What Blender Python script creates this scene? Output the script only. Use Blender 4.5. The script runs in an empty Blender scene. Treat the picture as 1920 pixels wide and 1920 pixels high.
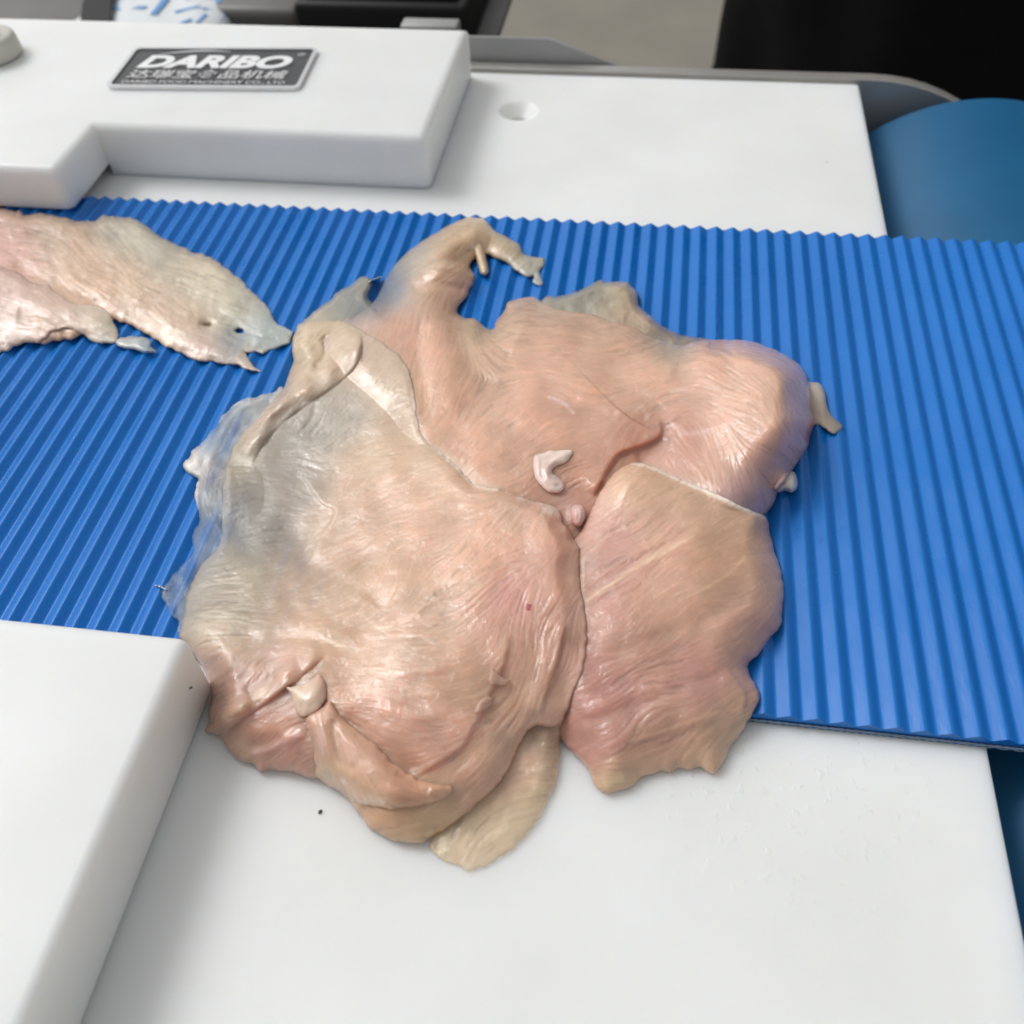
import bpy, bmesh, math
import numpy as np
from mathutils import Matrix, Vector

sc = bpy.context.scene
MM = 0.001
# ------------------------------------------------------------------ camera
# solved from the vanishing points of the belt ribs and the board edges
CX = CY = 960.0
VPX = np.array([-13900.0, -330.0]); VPY = np.array([1356.0, -1153.0]); PC = np.array([CX, CY])
FPX = math.sqrt(-np.dot(VPX - PC, VPY - PC))
def _d(v):
    r = np.array([v[0] - CX, v[1] - CY, FPX]); return r / np.linalg.norm(r)
_ey = _d(VPY); _ex = -_d(VPX); _ex -= _ex.dot(_ey) * _ey; _ex /= np.linalg.norm(_ex)
RC = np.stack([_ex, _ey, np.cross(_ex, _ey)], 1)       # world axes in camera coordinates
CAMH = 197.96                                          # mm above the board top
cam_data = bpy.data.cameras.new('camera'); cam = bpy.data.objects.new('camera', cam_data)
sc.collection.objects.link(cam); sc.camera = cam
cam_data.sensor_width = 36.0; cam_data.lens = FPX / 1920.0 * 36.0
cam_data.clip_start = 0.01; cam_data.clip_end = 60.0
m = Matrix.Identity(4)
for i in range(3):
    m[i][0] = RC[0, i]; m[i][1] = -RC[1, i]; m[i][2] = -RC[2, i]
m[2][3] = CAMH * MM
cam.matrix_world = m
cam_data.dof.use_dof = True; cam_data.dof.focus_distance = 0.245; cam_data.dof.aperture_fstop = 15.0

# ------------------------------------------------------------------ light
SUN_EL, SUN_AZ = 48.0, 294.0          # azimuth clockwise from +Y: light from the left and a little from behind
world = bpy.data.worlds.new('World'); sc.world = world; world.use_nodes = True
nt = world.node_tree; bg = nt.nodes['Background']
sky = nt.nodes.new('ShaderNodeTexSky'); sky.sky_type = 'NISHITA'; sky.sun_disc = False
sky.sun_elevation = math.radians(SUN_EL); sky.sun_rotation = math.radians(SUN_AZ)
sky.air_density = 1.6; sky.dust_density = 4.0; sky.ozone_density = 1.0
hs = nt.nodes.new('ShaderNodeHueSaturation'); hs.inputs['Saturation'].default_value = 0.05
nt.links.new(sky.outputs[0], hs.inputs['Color']); nt.links.new(hs.outputs[0], bg.inputs[0])
bg.inputs[1].default_value = 0.125
sd = bpy.data.lights.new('sun', 'SUN'); sun = bpy.data.objects.new('sun', sd); sc.collection.objects.link(sun)
sd.energy = 1.2; sd.angle = math.radians(22); sd.color = (1.0, 0.985, 0.96)
_a, _e = math.radians(SUN_AZ), math.radians(SUN_EL)
sun.rotation_euler = Vector((math.sin(_a) * math.cos(_e), math.cos(_a) * math.cos(_e), math.sin(_e))).to_track_quat('Z', 'Y').to_euler()
sun.location = (-0.6, 0.5, 1.2)
vs = sc.view_settings; vs.view_transform = 'Standard'; vs.look = 'None'; vs.gamma = 1.0; vs.use_curve_mapping = False
vs.exposure = -0.10
sc.cycles.use_denoising = True; sc.cycles.use_adaptive_sampling = True; sc.cycles.adaptive_threshold = 0.025
sc.cycles.max_bounces = 7; sc.cycles.transparent_max_bounces = 12

# ------------------------------------------------------------------ helpers
def ray_ground(px, py, z):
    """source pixel -> point (mm) on the horizontal plane at height z (arrays welcome)"""
    px = np.asarray(px, float); py = np.asarray(py, float); z = np.asarray(z, float)
    a, b = px - CX, py - CY
    dx = RC[0, 0] * a + RC[1, 0] * b + RC[2, 0] * FPX
    dy = RC[0, 1] * a + RC[1, 1] * b + RC[2, 1] * FPX
    dz = RC[0, 2] * a + RC[1, 2] * b + RC[2, 2] * FPX
    t = (z - CAMH) / dz
    return dx * t, dy * t, z + 0 * dx

def link(o, parent=None):
    sc.collection.objects.link(o)
    if parent is not None: o.parent = parent
    return o
def thing(name, label, cat, loc=(0, 0, 0), group=None):
    o = bpy.data.objects.new(name, None); o.location = [c * MM for c in loc]; o.empty_display_size = 0.01
    o['label'] = label; o['category'] = cat
    if group: o['group'] = group
    return link(o)
def put(o, parent):
    """parent a mesh built in world coordinates to a thing whose Empty stands somewhere"""
    o.parent = parent; o.matrix_parent_inverse = Matrix.Translation(-parent.location)
    return o
def tag(o, label, cat, group=None):
    o['label'] = label; o['category'] = cat
    if group: o['group'] = group
    return o
def bm_obj(name, bm, mat, parent=None, smooth=False, angle=None):
    me = bpy.data.meshes.new(name); bm.normal_update(); bm.to_mesh(me); bm.free()
    me.materials.append(mat)
    if smooth:
        for p in me.polygons: p.use_smooth = True
        if angle: me.set_sharp_from_angle(angle=math.radians(angle))
    o = bpy.data.objects.new(name, me); link(o)
    if parent is not None: put(o, parent)
    return o
def extrude_poly(bm, pts, z0, z1):
    """prism over a plan outline (mm), counter-clockwise"""
    lo = [bm.verts.new((x * MM, y * MM, z0 * MM)) for x, y in pts]
    hi = [bm.verts.new((x * MM, y * MM, z1 * MM)) for x, y in pts]
    n = len(pts)
    bm.faces.new(hi); bm.faces.new(lo[::-1])
    for i in range(n):
        j = (i + 1) % n; bm.faces.new((lo[i], lo[j], hi[j], hi[i]))
def extrude_xz(bm, pts, y0, y1):
    """prism over an outline in the xz plane (mm)"""
    a = [bm.verts.new((x * MM, y0 * MM, z * MM)) for x, z in pts]
    b = [bm.verts.new((x * MM, y1 * MM, z * MM)) for x, z in pts]
    n = len(pts)
    bm.faces.new(a); bm.faces.new(b[::-1])
    for i in range(n):
        j = (i + 1) % n; bm.faces.new((a[j], a[i], b[i], b[j]))
    bmesh.ops.recalc_face_normals(bm, faces=bm.faces)
def box(bm, x0, x1, y0, y1, z0, z1): extrude_poly(bm, [(x0, y0), (x1, y0), (x1, y1), (x0, y1)], z0, z1)
def bevel_mod(o, w, seg=3, angle=40):
    b = o.modifiers.new('bevel', 'BEVEL'); b.width = w * MM; b.segments = seg; b.limit_method = 'ANGLE'; b.angle_limit = math.radians(angle)
    for p in o.data.polygons: p.use_smooth = True
    b.harden_normals = False
def tube(bm, pts, rad, n=10):
    rings = []
    for i, p in enumerate(pts):
        p = Vector(p); a = Vector(pts[max(i - 1, 0)]); b = Vector(pts[min(i + 1, len(pts) - 1)])
        t = (b - a).normalized(); u = t.cross(Vector((0.1, 0.2, 1))).normalized(); v = t.cross(u)
        r = rad[i] if hasattr(rad, '__len__') else rad
        rings.append([bm.verts.new((p + r * (math.cos(k * 2 * math.pi / n) * u + math.sin(k * 2 * math.pi / n) * v)) * MM) for k in range(n)])
    for a, b in zip(rings, rings[1:]):
        for k in range(n): bm.faces.new((a[k], a[(k + 1) % n], b[(k + 1) % n], b[k]))
    bm.faces.new(rings[0][::-1]); bm.faces.new(rings[-1])

# ------------------------------------------------------------------ materials
def srgb(r, g, b):
    return tuple(((c / 255 / 12.92) if c / 255 <= 0.04045 else ((c / 255 + 0.055) / 1.055) ** 2.4) for c in (r, g, b))
def mat(name, col, rough=0.5, metal=0.0, spec=0.5, sss=0.0, sss_r=(1, 1, 1), sss_s=0.004, coat=0.0,
        noise=None, bump=None, vary=0.0):
    M = bpy.data.materials.new(name); M.use_nodes = True
    n = M.node_tree.nodes; L = M.node_tree.links; p = n['Principled BSDF']
    p.inputs['Base Color'].default_value = (*col, 1); p.inputs['Roughness'].default_value = rough
    p.inputs['Metallic'].default_value = metal; p.inputs['Specular IOR Level'].default_value = spec
    p.inputs['Coat Weight'].default_value = coat; p.inputs['Coat Roughness'].default_value = 0.12
    if sss:
        p.inputs['Subsurface Weight'].default_value = sss; p.inputs['Subsurface Radius'].default_value = sss_r
        p.inputs['Subsurface Scale'].default_value = sss_s
    tc = n.new('ShaderNodeTexCoord')
    if vary:
        t = n.new('ShaderNodeTexNoise'); t.inputs['Scale'].default_value = noise or 30; t.inputs['Detail'].default_value = 5
        L.new(tc.outputs['Object'], t.inputs['Vector'])
        mx = n.new('ShaderNodeMix'); mx.data_type = 'RGBA'
        mx.inputs['A'].default_value = (*[c * (1 - vary) for c in col], 1); mx.inputs['B'].default_value = (*[min(1, c * (1 + vary)) for c in col], 1)
        L.new(t.outputs['Fac'], mx.inputs['Factor']); L.new(mx.outputs['Result'], p.inputs['Base Color'])
    if bump:
        t2 = n.new('ShaderNodeTexNoise'); t2.inputs['Scale'].default_value = bump[0]; t2.inputs['Detail'].default_value = 4
        L.new(tc.outputs['Object'], t2.inputs['Vector'])
        b = n.new('ShaderNodeBump'); b.inputs['Strength'].default_value = bump[1]; b.inputs['Distance'].default_value = bump[2]
        L.new(t2.outputs['Fac'], b.inputs['Height']); L.new(b.outputs[0], p.inputs['Normal'])
    return M

def plastic_board(name, wet=False):
    """white polyethylene: a trace of translucency, fine mill marks, dirt specks, and on the base board drops of water"""
    M = mat(name, (0.80, 0.815, 0.815), rough=0.42, sss=0.75, sss_r=(1.0, 0.85, 0.68), sss_s=0.010, spec=0.45)
    n = M.node_tree.nodes; L = M.node_tree.links; p = n['Principled BSDF']
    geo = n.new('ShaderNodeNewGeometry')
    big = n.new('ShaderNodeTexNoise'); big.inputs['Scale'].default_value = 22; big.inputs['Detail'].default_value = 6
    L.new(geo.outputs['Position'], big.inputs['Vector'])
    ramp = n.new('ShaderNodeValToRGB'); e = ramp.color_ramp.elements
    e[0].position = 0.3; e[0].color = (0.79, 0.80, 0.785, 1); e[1].position = 0.62; e[1].color = (0.84, 0.85, 0.845, 1)
    L.new(big.outputs['Fac'], ramp.inputs['Fac'])
    vor = n.new('ShaderNodeTexVoronoi'); vor.inputs['Scale'].default_value = 75
    L.new(geo.outputs['Position'], vor.inputs['Vector'])
    keep = n.new('ShaderNodeTexWhiteNoise'); L.new(vor.outputs['Position'], keep.inputs['Vector'])
    lt = n.new('ShaderNodeMath'); lt.operation = 'LESS_THAN'; lt.inputs[1].default_value = 0.05
    L.new(vor.outputs['Distance'], lt.inputs[0])
    lt2 = n.new('ShaderNodeMath'); lt2.operation = 'LESS_THAN'; lt2.inputs[1].default_value = 0.10
    L.new(keep.outputs['Value'], lt2.inputs[0])
    sp = n.new('ShaderNodeMath'); sp.operation = 'MULTIPLY'; L.new(lt.outputs[0], sp.inputs[0]); L.new(lt2.outputs[0], sp.inputs[1])
    sp2 = n.new('ShaderNodeMath'); sp2.operation = 'MULTIPLY'; sp2.inputs[1].default_value = 0.4; L.new(sp.outputs[0], sp2.inputs[0])
    mx = n.new('ShaderNodeMix'); mx.data_type = 'RGBA'; mx.inputs['B'].default_value = (0.16, 0.14, 0.12, 1)
    L.new(sp2.outputs[0], mx.inputs['Factor']); L.new(ramp.outputs['Color'], mx.inputs['A']); L.new(mx.outputs['Result'], p.inputs['Base Color'])
    # fine mill marks
    mp = n.new('ShaderNodeMapping'); mp.inputs['Scale'].default_value = (40, 700, 40); L.new(geo.outputs['Position'], mp.inputs['Vector'])
    mm = n.new('ShaderNodeTexNoise'); mm.inputs['Scale'].default_value = 1.0; mm.inputs['Detail'].default_value = 3; L.new(mp.outputs[0], mm.inputs['Vector'])
    b = n.new('ShaderNodeBump'); b.inputs['Strength'].default_value = 0.10; b.inputs['Distance'].default_value = 0.0002
    L.new(mm.outputs['Fac'], b.inputs['Height'])
    last = b
    if wet:
        mp2 = n.new('ShaderNodeMapping'); mp2.inputs['Rotation'].default_value = (0, 0, 0.5); mp2.inputs['Scale'].default_value = (420, 300, 100)
        L.new(geo.outputs['Position'], mp2.inputs['Vector'])
        dn = n.new('ShaderNodeTexNoise'); dn.inputs['Scale'].default_value = 1.0; dn.inputs['Detail'].default_value = 2.5; L.new(mp2.outputs[0], dn.inputs['Vector'])
        dr = n.new('ShaderNodeMapRange'); dr.inputs['From Min'].default_value = 0.60; dr.inputs['From Max'].default_value = 0.67; L.new(dn.outputs['Fac'], dr.inputs['Value'])
        # drops lie in a patch next to the meat
        dist = n.new('ShaderNodeVectorMath'); dist.operation = 'DISTANCE'; dist.inputs[1].default_value = (0.040, 0.098, 0)
        L.new(geo.outputs['Position'], dist.inputs[0])
        dm = n.new('ShaderNodeMapRange'); dm.inputs['From Min'].default_value = 0.042; dm.inputs['From Max'].default_value = 0.012; L.new(dist.outputs['Value'], dm.inputs['Value'])
        mul = n.new('ShaderNodeMath'); mul.operation = 'MULTIPLY'; L.new(dr.outputs[0], mul.inputs[0]); L.new(dm.outputs[0], mul.inputs[1])
        b2 = n.new('ShaderNodeBump'); b2.inputs['Strength'].default_value = 0.26; b2.inputs['Distance'].default_value = 0.0006
        L.new(mul.outputs[0], b2.inputs['Height']); L.new(b.outputs[0], b2.inputs['Normal']); last = b2
        rr = n.new('ShaderNodeMapRange'); rr.inputs['To Min'].default_value = 0.42; rr.inputs['To Max'].default_value = 0.08
        L.new(mul.outputs[0], rr.inputs['Value']); L.new(rr.outputs[0], p.inputs['Roughness'])
    L.new(last.outputs[0], p.inputs['Normal'])
    return M

M_board = plastic_board('board_plastic', True)
M_block = plastic_board('block_plastic')
M_floor = mat('floor_concrete', (0.215, 0.20, 0.165), 0.75, noise=7, vary=0.18, bump=(60, 0.3, 0.004))
M_steel = mat('brushed_steel', (0.50, 0.49, 0.465), 0.42, 0.7, noise=60, vary=0.12, bump=(300, 0.1, 0.0003))
M_sheet = mat('grey_sheet_steel', (0.36, 0.365, 0.36), 0.5, 0.35, noise=40, vary=0.1)
M_deck = mat('dark_steel', (0.15, 0.145, 0.14), 0.5, 0.4, noise=40, vary=0.15)
M_black = mat('black_plastic', (0.008, 0.008, 0.009), 0.55, spec=0.3, noise=50, vary=0.3)
M_chrome = mat('plate_metal', (0.72, 0.72, 0.73), 0.22, 0.9, noise=200, vary=0.08)
M_plate = mat('plate_field', (0.055, 0.057, 0.06), 0.4, 0.3, noise=300, vary=0.25)
M_drum = mat('drum_blue', (0.008, 0.105, 0.235), 0.42, noise=35, vary=0.18, bump=(500, 0.08, 0.0002))
M_cloth = mat('black_cloth', (0.0045, 0.0045, 0.0052), 0.9, spec=0.15, noise=90, vary=0.4, bump=(900, 0.3, 0.0006))
M_skin = mat('skin', (0.55, 0.33, 0.24), 0.5, sss=0.2, sss_r=(1, 0.4, 0.25), sss_s=0.004, noise=60, vary=0.06)
M_hair = mat('dark_hair', (0.012, 0.010, 0.009), 0.5, noise=200, vary=0.4)
M_bag = mat('plastic_bag', (0.74, 0.78, 0.80), 0.25, noise=40, vary=0.06, bump=(70, 0.4, 0.002))
M_ink = mat('blue_ink', (0.07, 0.27, 0.62), 0.4, noise=100, vary=0.1)
M_yarn = mat('belt_yarn', (0.23, 0.33, 0.46), 0.8, noise=300, vary=0.3)
M_fabric = mat('belt_fabric', (0.012, 0.045, 0.13), 0.85, noise=600, vary=0.5, bump=(1500, 0.5, 0.0003))
M_screw = mat('screw_steel', (0.10, 0.10, 0.095), 0.45, 0.8, noise=200, vary=0.2)
M_cream = mat('cream_plastic', (0.62, 0.61, 0.54), 0.5, noise=60, vary=0.08)
M_crumb = mat('dark_crumb', (0.06, 0.045, 0.03), 0.7, noise=900, vary=0.5)

def belt_material():
    M = mat('belt_pvc', (0.010, 0.13, 0.50), 0.30, spec=0.35)
    n = M.node_tree.nodes; L = M.node_tree.links; p = n['Principled BSDF']
    geo = n.new('ShaderNodeNewGeometry')
    t = n.new('ShaderNodeTexNoise'); t.inputs['Scale'].default_value = 28; t.inputs['Detail'].default_value = 6; L.new(geo.outputs['Position'], t.inputs['Vector'])
    mx = n.new('ShaderNodeMix'); mx.data_type = 'RGBA'
    mx.inputs['A'].default_value = (0.004, 0.135, 0.475, 1); mx.inputs['B'].default_value = (0.006, 0.172, 0.57, 1)
    L.new(t.outputs['Fac'], mx.inputs['Factor'])
    # nicks, stains and dirt along the ribs
    mp = n.new('ShaderNodeMapping'); mp.inputs['Scale'].default_value = (700, 230, 300); L.new(geo.outputs['Position'], mp.inputs['Vector'])
    t3 = n.new('ShaderNodeTexNoise'); t3.inputs['Scale'].default_value = 1; t3.inputs['Detail'].default_value = 4; L.new(mp.outputs[0], t3.inputs['Vector'])
    mr = n.new('ShaderNodeMapRange'); mr.inputs['From Min'].default_value = 0.70; mr.inputs['From Max'].default_value = 0.76; L.new(t3.outputs['Fac'], mr.inputs['Value'])
    ml = n.new('ShaderNodeMath'); ml.operation = 'MULTIPLY'; ml.inputs[1].default_value = 0.6; L.new(mr.outputs[0], ml.inputs[0])
    mx2 = n.new('ShaderNodeMix'); mx2.data_type = 'RGBA'; mx2.inputs['B'].default_value = (0.008, 0.05, 0.17, 1)
    L.new(ml.outputs[0], mx2.inputs['Factor']); L.new(mx.outputs['Result'], mx2.inputs['A']); L.new(mx2.outputs['Result'], p.inputs['Base Color'])
    # wet and worn patches change the gloss
    t2 = n.new('ShaderNodeTexNoise'); t2.inputs['Scale'].default_value = 60; t2.inputs['Detail'].default_value = 5; L.new(geo.outputs['Position'], t2.inputs['Vector'])
    rr = n.new('ShaderNodeMapRange'); rr.inputs['From Min'].default_value = 0.35; rr.inputs['From Max'].default_value = 0.65
    rr.inputs['To Min'].default_value = 0.20; rr.inputs['To Max'].default_value = 0.42; L.new(t2.outputs['Fac'], rr.inputs['Value']); L.new(rr.outputs[0], p.inputs['Roughness'])
    mp3 = n.new('ShaderNodeMapping'); mp3.inputs['Scale'].default_value = (900, 160, 300); L.new(geo.outputs['Position'], mp3.inputs['Vector'])
    t4 = n.new('ShaderNodeTexNoise'); t4.inputs['Scale'].default_value = 1; t4.inputs['Detail'].default_value = 4; L.new(mp3.outputs[0], t4.inputs['Vector'])
    b = n.new('ShaderNodeBump'); b.inputs['Strength'].default_value = 0.22; b.inputs['Distance'].default_value = 0.0003
    L.new(t4.outputs['Fac'], b.inputs['Height']); L.new(b.outputs[0], p.inputs['Normal'])
    return M
M_belt = belt_material()

def meat_material(name='meat', rough=0.41, coat=0.38, sss=0.85):
    M = bpy.data.materials.new(name); M.use_nodes = True
    n = M.node_tree.nodes; L = M.node_tree.links; p = n['Principled BSDF']
    ca = n.new('ShaderNodeAttribute'); ca.attribute_name = 'Col'
    al = n.new('ShaderNodeAttribute'); al.attribute_name = 'opacity'
    we = n.new('ShaderNodeAttribute'); we.attribute_name = 'fibre'
    geo = n.new('ShaderNodeNewGeometry')
    # fine mottling of the flesh
    t = n.new('ShaderNodeTexNoise'); t.inputs['Scale'].default_value = 260; t.inputs['Detail'].default_value = 6; L.new(geo.outputs['Position'], t.inputs['Vector'])
    mr = n.new('ShaderNodeMapRange'); mr.inputs['To Min'].default_value = 0.93; mr.inputs['To Max'].default_value = 1.07; L.new(t.outputs['Fac'], mr.inputs['Value'])
    mul = n.new('ShaderNodeVectorMath'); mul.operation = 'SCALE'; L.new(ca.outputs['Color'], mul.inputs[0]); L.new(mr.outputs[0], mul.inputs['Scale'])
    L.new(mul.outputs[0], p.inputs['Base Color']); L.new(al.outputs['Fac'], p.inputs['Alpha'])
    bd = n.new('ShaderNodeAttribute'); bd.attribute_name = 'body'       # thickness of the flesh: thin films scatter little
    sw = n.new('ShaderNodeMapRange'); sw.inputs['To Min'].default_value = 0.05; sw.inputs['To Max'].default_value = sss
    L.new(bd.outputs['Fac'], sw.inputs['Value']); L.new(sw.outputs[0], p.inputs['Subsurface Weight'])
    p.inputs['Subsurface Radius'].default_value = (1.0, 0.5, 0.36)
    p.inputs['Subsurface Scale'].default_value = 0.0055
    p.inputs['Specular IOR Level'].default_value = 0.5
    rr = n.new('ShaderNodeMapRange'); rr.inputs['To Min'].default_value = rough + 0.12; rr.inputs['To Max'].default_value = rough - 0.08
    L.new(we.outputs['Fac'], rr.inputs['Value']); L.new(rr.outputs[0], p.inputs['Roughness'])
    p.inputs['Coat Weight'].default_value = min(1.0, coat * 2.2); p.inputs['Coat Roughness'].default_value = 0.11
    # the wet film: small uneven facets that break the highlights up
    wt = n.new('ShaderNodeTexNoise'); wt.inputs['Scale'].default_value = 230; wt.inputs['Detail'].default_value = 5; wt.inputs['Roughness'].default_value = 0.62
    wt.inputs['Distortion'].default_value = 0.8; L.new(geo.outputs['Position'], wt.inputs['Vector'])
    wb = n.new('ShaderNodeBump'); wb.inputs['Strength'].default_value = 0.6; wb.inputs['Distance'].default_value = 0.0011
    L.new(wt.outputs['Fac'], wb.inputs['Height']); L.new(wb.outputs[0], p.inputs['Coat Normal'])
    t2 = n.new('ShaderNodeTexNoise'); t2.inputs['Scale'].default_value = 700; t2.inputs['Detail'].default_value = 3; L.new(geo.outputs['Position'], t2.inputs['Vector'])
    b = n.new('ShaderNodeBump'); b.inputs['Strength'].default_value = 0.25; b.inputs['Distance'].default_value = 0.0003
    L.new(t2.outputs['Fac'], b.inputs['Height']); L.new(b.outputs[0], p.inputs['Normal'])
    return M
M_meat = meat_material()
M_fat = meat_material('fat', 0.36, 0.3, 0.85)

# ------------------------------------------------------------------ floor and machine
FLOOR = -950.0
bm = bmesh.new(); box(bm, -6000, 6000, -3000, 12000, FLOOR - 40, FLOOR)
floor = bm_obj('floor', bm, M_floor); floor['kind'] = 'structure'

# white base board with a countersunk screw hole
board = thing('base_board', 'large flat white plastic board under the blue ribbed belt', 'board', (0, 200, -20))
bm = bmesh.new()
HX, HY, HR = -60.0, 389.0, 8.6
X0, X1, Y0, Y1 = -420.0, 84.0, -60.0, 423.0
N = 40
ring = [(HX + HR * math.cos(2 * math.pi * k / N), HY + HR * math.sin(2 * math.pi * k / N)) for k in range(N)]
def sq(k):
    a = 2 * math.pi * k / N; c, s = math.cos(a), math.sin(a); f = 18.0 / max(abs(c), abs(s)); return (HX + f * c, HY + f * s)
vr = [bm.verts.new((x * MM, y * MM, 0)) for x, y in ring]
vq = [bm.verts.new((sq(k)[0] * MM, sq(k)[1] * MM, 0)) for k in range(N)]
vc = [bm.verts.new(((HX + 3.0 * math.cos(2 * math.pi * k / N)) * MM, (HY + 3.0 * math.sin(2 * math.pi * k / N)) * MM, -4.5 * MM)) for k in range(N)]
vd = [bm.verts.new(((HX + 3.0 * math.cos(2 * math.pi * k / N)) * MM, (HY + 3.0 * math.sin(2 * math.pi * k / N)) * MM, -14 * MM)) for k in range(N)]
for k in range(N):
    j = (k + 1) % N
    bm.faces.new((vr[k], vq[k], vq[j], vr[j])); bm.faces.new((vc[k], vr[k], vr[j], vc[j])); bm.faces.new((vd[k], vc[k], vc[j], vd[j]))
bm.faces.new(vd)
q5, q15, q25, q35 = vq[5], vq[15], vq[25], vq[35]         # corners of the inner square
def V(x, y, z=0): return bm.verts.new((x * MM, y * MM, z * MM))
oc = [V(X1, Y1), V(X0, Y1), V(X0, Y0), V(X1, Y0)]
def side(a, b, lo, hi):
    idx = [i % N for i in range(lo, hi + 1)]; bm.faces.new([a] + [b] + [vq[i] for i in idx[::-1]])
side(oc[0], oc[1], 5, 15); side(oc[1], oc[2], 15, 25); side(oc[2], oc[3], 25, 35); side(oc[3], oc[0], 35, 45)
bo = [V(X1, Y1, -20), V(X0, Y1, -20), V(X0, Y0, -20), V(X1, Y0, -20)]
for k in range(4):
    j = (k + 1) % 4; bm.faces.new((oc[j], oc[k], bo[k], bo[j]))
bm.faces.new(bo[::-1])
bmesh.ops.recalc_face_normals(bm, faces=bm.faces)
o = bm_obj('panel', bm, M_board, board)
bv = o.modifiers.new('bevel', 'BEVEL'); bv.width = 0.5 * MM; bv.segments = 2; bv.limit_method = 'ANGLE'; bv.angle_limit = math.radians(60)
bm = bmesh.new()
bmesh.ops.create_cone(bm, cap_ends=True, segments=24, radius1=2.2 * MM, radius2=2.0 * MM, depth=2.2 * MM, matrix=Matrix.Translation((HX * MM, HY * MM, -12.85 * MM)))
bm_obj('screw', bm, M_screw, board)

# near guide block
bm = bmesh.new(); box(bm, -420, -93.5, -60, 103.2, 0.05, 22.3)
o = bm_obj('guide_block', bm, M_block); bevel_mod(o, 2.6, 5)
tag(o, 'thick white plastic block with soft edges standing in front of the belt beside the meat', 'block')

# far guide block, stepped: its left end reaches out over the belt
bm = bmesh.new()
def bv_(x, y, z): return bm.verts.new((x * MM, y * MM, z * MM))
TZ = 21.4; pl = {'A': (-85.5, 324.5), 'B': (-85.5, 418), 'C': (-420, 418), 'D': (-420, 291.3), 'E': (-216.4, 291.3), 'F': (-216.4, 324.5), 'G': (-216.4, 418)}
T_ = {k: bv_(*pl[k], TZ) for k in 'ABCDEF'}; U_ = {k: bv_(*pl[k], 4.8) for k in 'CDEFG'}; W_ = {k: bv_(*pl[k], 0.05) for k in 'ABFG'}
for f in ([T_[k] for k in 'ABCDEF'], [W_['A'], W_['F'], W_['G'], W_['B']], [U_['G'], U_['F'], U_['E'], U_['D'], U_['C']], [T_['A'], T_['F'], U_['F'], W_['F'], W_['A']],
          [T_['A'], W_['A'], W_['B'], T_['B']], [T_['B'], W_['B'], W_['G'], U_['G'], U_['C'], T_['C']], [T_['C'], U_['C'], U_['D'], T_['D']], [T_['D'], U_['D'], U_['E'], T_['E']],
          [T_['E'], U_['E'], U_['F'], T_['F']], [W_['F'], W_['G'], U_['G'], U_['F']]): bm.faces.new(f)
bmesh.ops.recalc_face_normals(bm, faces=bm.faces)
round_edges = [e for e in bm.edges if all(abs(v.co.z - TZ * MM) < 1e-6 for v in e.verts)] + [e for e in bm.edges if {e.verts[0], e.verts[1]} in ({T_['A'], W_['A']}, {T_['E'], U_['E']})]
bmesh.ops.bevel(bm, geom=round_edges, offset=3.2 * MM, segments=5, affect='EDGES', profile=0.5, clamp_overlap=False)
farb = bm_obj('stepped_guide_block', bm, M_block, None, True, 42)
tag(farb, 'thick stepped white plastic block behind the belt carrying the metal name plate', 'block')

# clamp knob at the block's left end
knob = thing('clamp_knob', 'cream clamp knob on the stepped white block, cut by the picture edge', 'knob', (-281, 375, 21.4))
bm = bmesh.new(); bmesh.ops.create_cone(bm, cap_ends=True, segments=32, radius1=13 * MM, radius2=12 * MM, depth=9 * MM, matrix=Matrix.Translation((-287 * MM, 378 * MM, 26.0 * MM)))
o = bm_obj('knob_body', bm, M_cream, knob); bevel_mod(o, 2, 3)
bm = bmesh.new(); bmesh.ops.create_cone(bm, cap_ends=True, segments=24, radius1=5 * MM, radius2=4.4 * MM, depth=5 * MM, matrix=Matrix.Translation((-287 * MM, 378 * MM, 33.0 * MM)))
bm_obj('bolt_head', bm, M_screw, knob)

# ------------------------------------------------------------------ name plate
PC0 = Vector((-184.2, 372.1, 21.4)); PW, PH, PA = 80.3, 35.6, math.radians(3.1)
plate = thing('name_plate', 'dark rectangular metal name plate with raised silver lettering on the stepped block', 'name plate', PC0)
plate.rotation_euler = (0, 0, PA)
def rrect(w, h, r, n=6):
    pts = []
    for cx, cy, a0 in ((w / 2 - r, h / 2 - r, 0), (-w / 2 + r, h / 2 - r, 90), (-w / 2 + r, -h / 2 + r, 180), (w / 2 - r, -h / 2 + r, 270)):
        for k in range(n + 1):
            a = math.radians(a0 + 90 * k / n); pts.append((cx + r * math.cos(a), cy + r * math.sin(a)))
    return pts
def local(o): o.parent = plate; o.matrix_parent_inverse = Matrix.Identity(4); return o
bm = bmesh.new(); extrude_poly(bm, rrect(PW, PH, 3.0), 0.05, 0.9); local(bm_obj('plate_field', bm, M_plate))
bm = bmesh.new()
oa, ob, ia, ib = [], [], [], []
for (x, y), (u, v) in zip(rrect(PW, PH, 3.0), rrect(PW - 3.0, PH - 3.0, 1.8)):
    oa.append(bm.verts.new((x * MM * 1.001, y * MM * 1.001, 0.08 * MM))); ob.append(bm.verts.new((x * MM * 1.001, y * MM * 1.001, 1.5 * MM)))
    ia.append(bm.verts.new((u * MM, v * MM, 1.5 * MM))); ib.append(bm.verts.new((u * MM, v * MM, 0.85 * MM)))
for k in range(len(oa)):
    j = (k + 1) % len(oa)
    for a, b in ((oa, ob), (ob, ia), (ia, ib)): bm.faces.new((a[k], a[j], b[j], b[k]))
bmesh.ops.recalc_face_normals(bm, faces=bm.faces)
local(bm_obj('plate_rim', bm, M_chrome))
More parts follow.
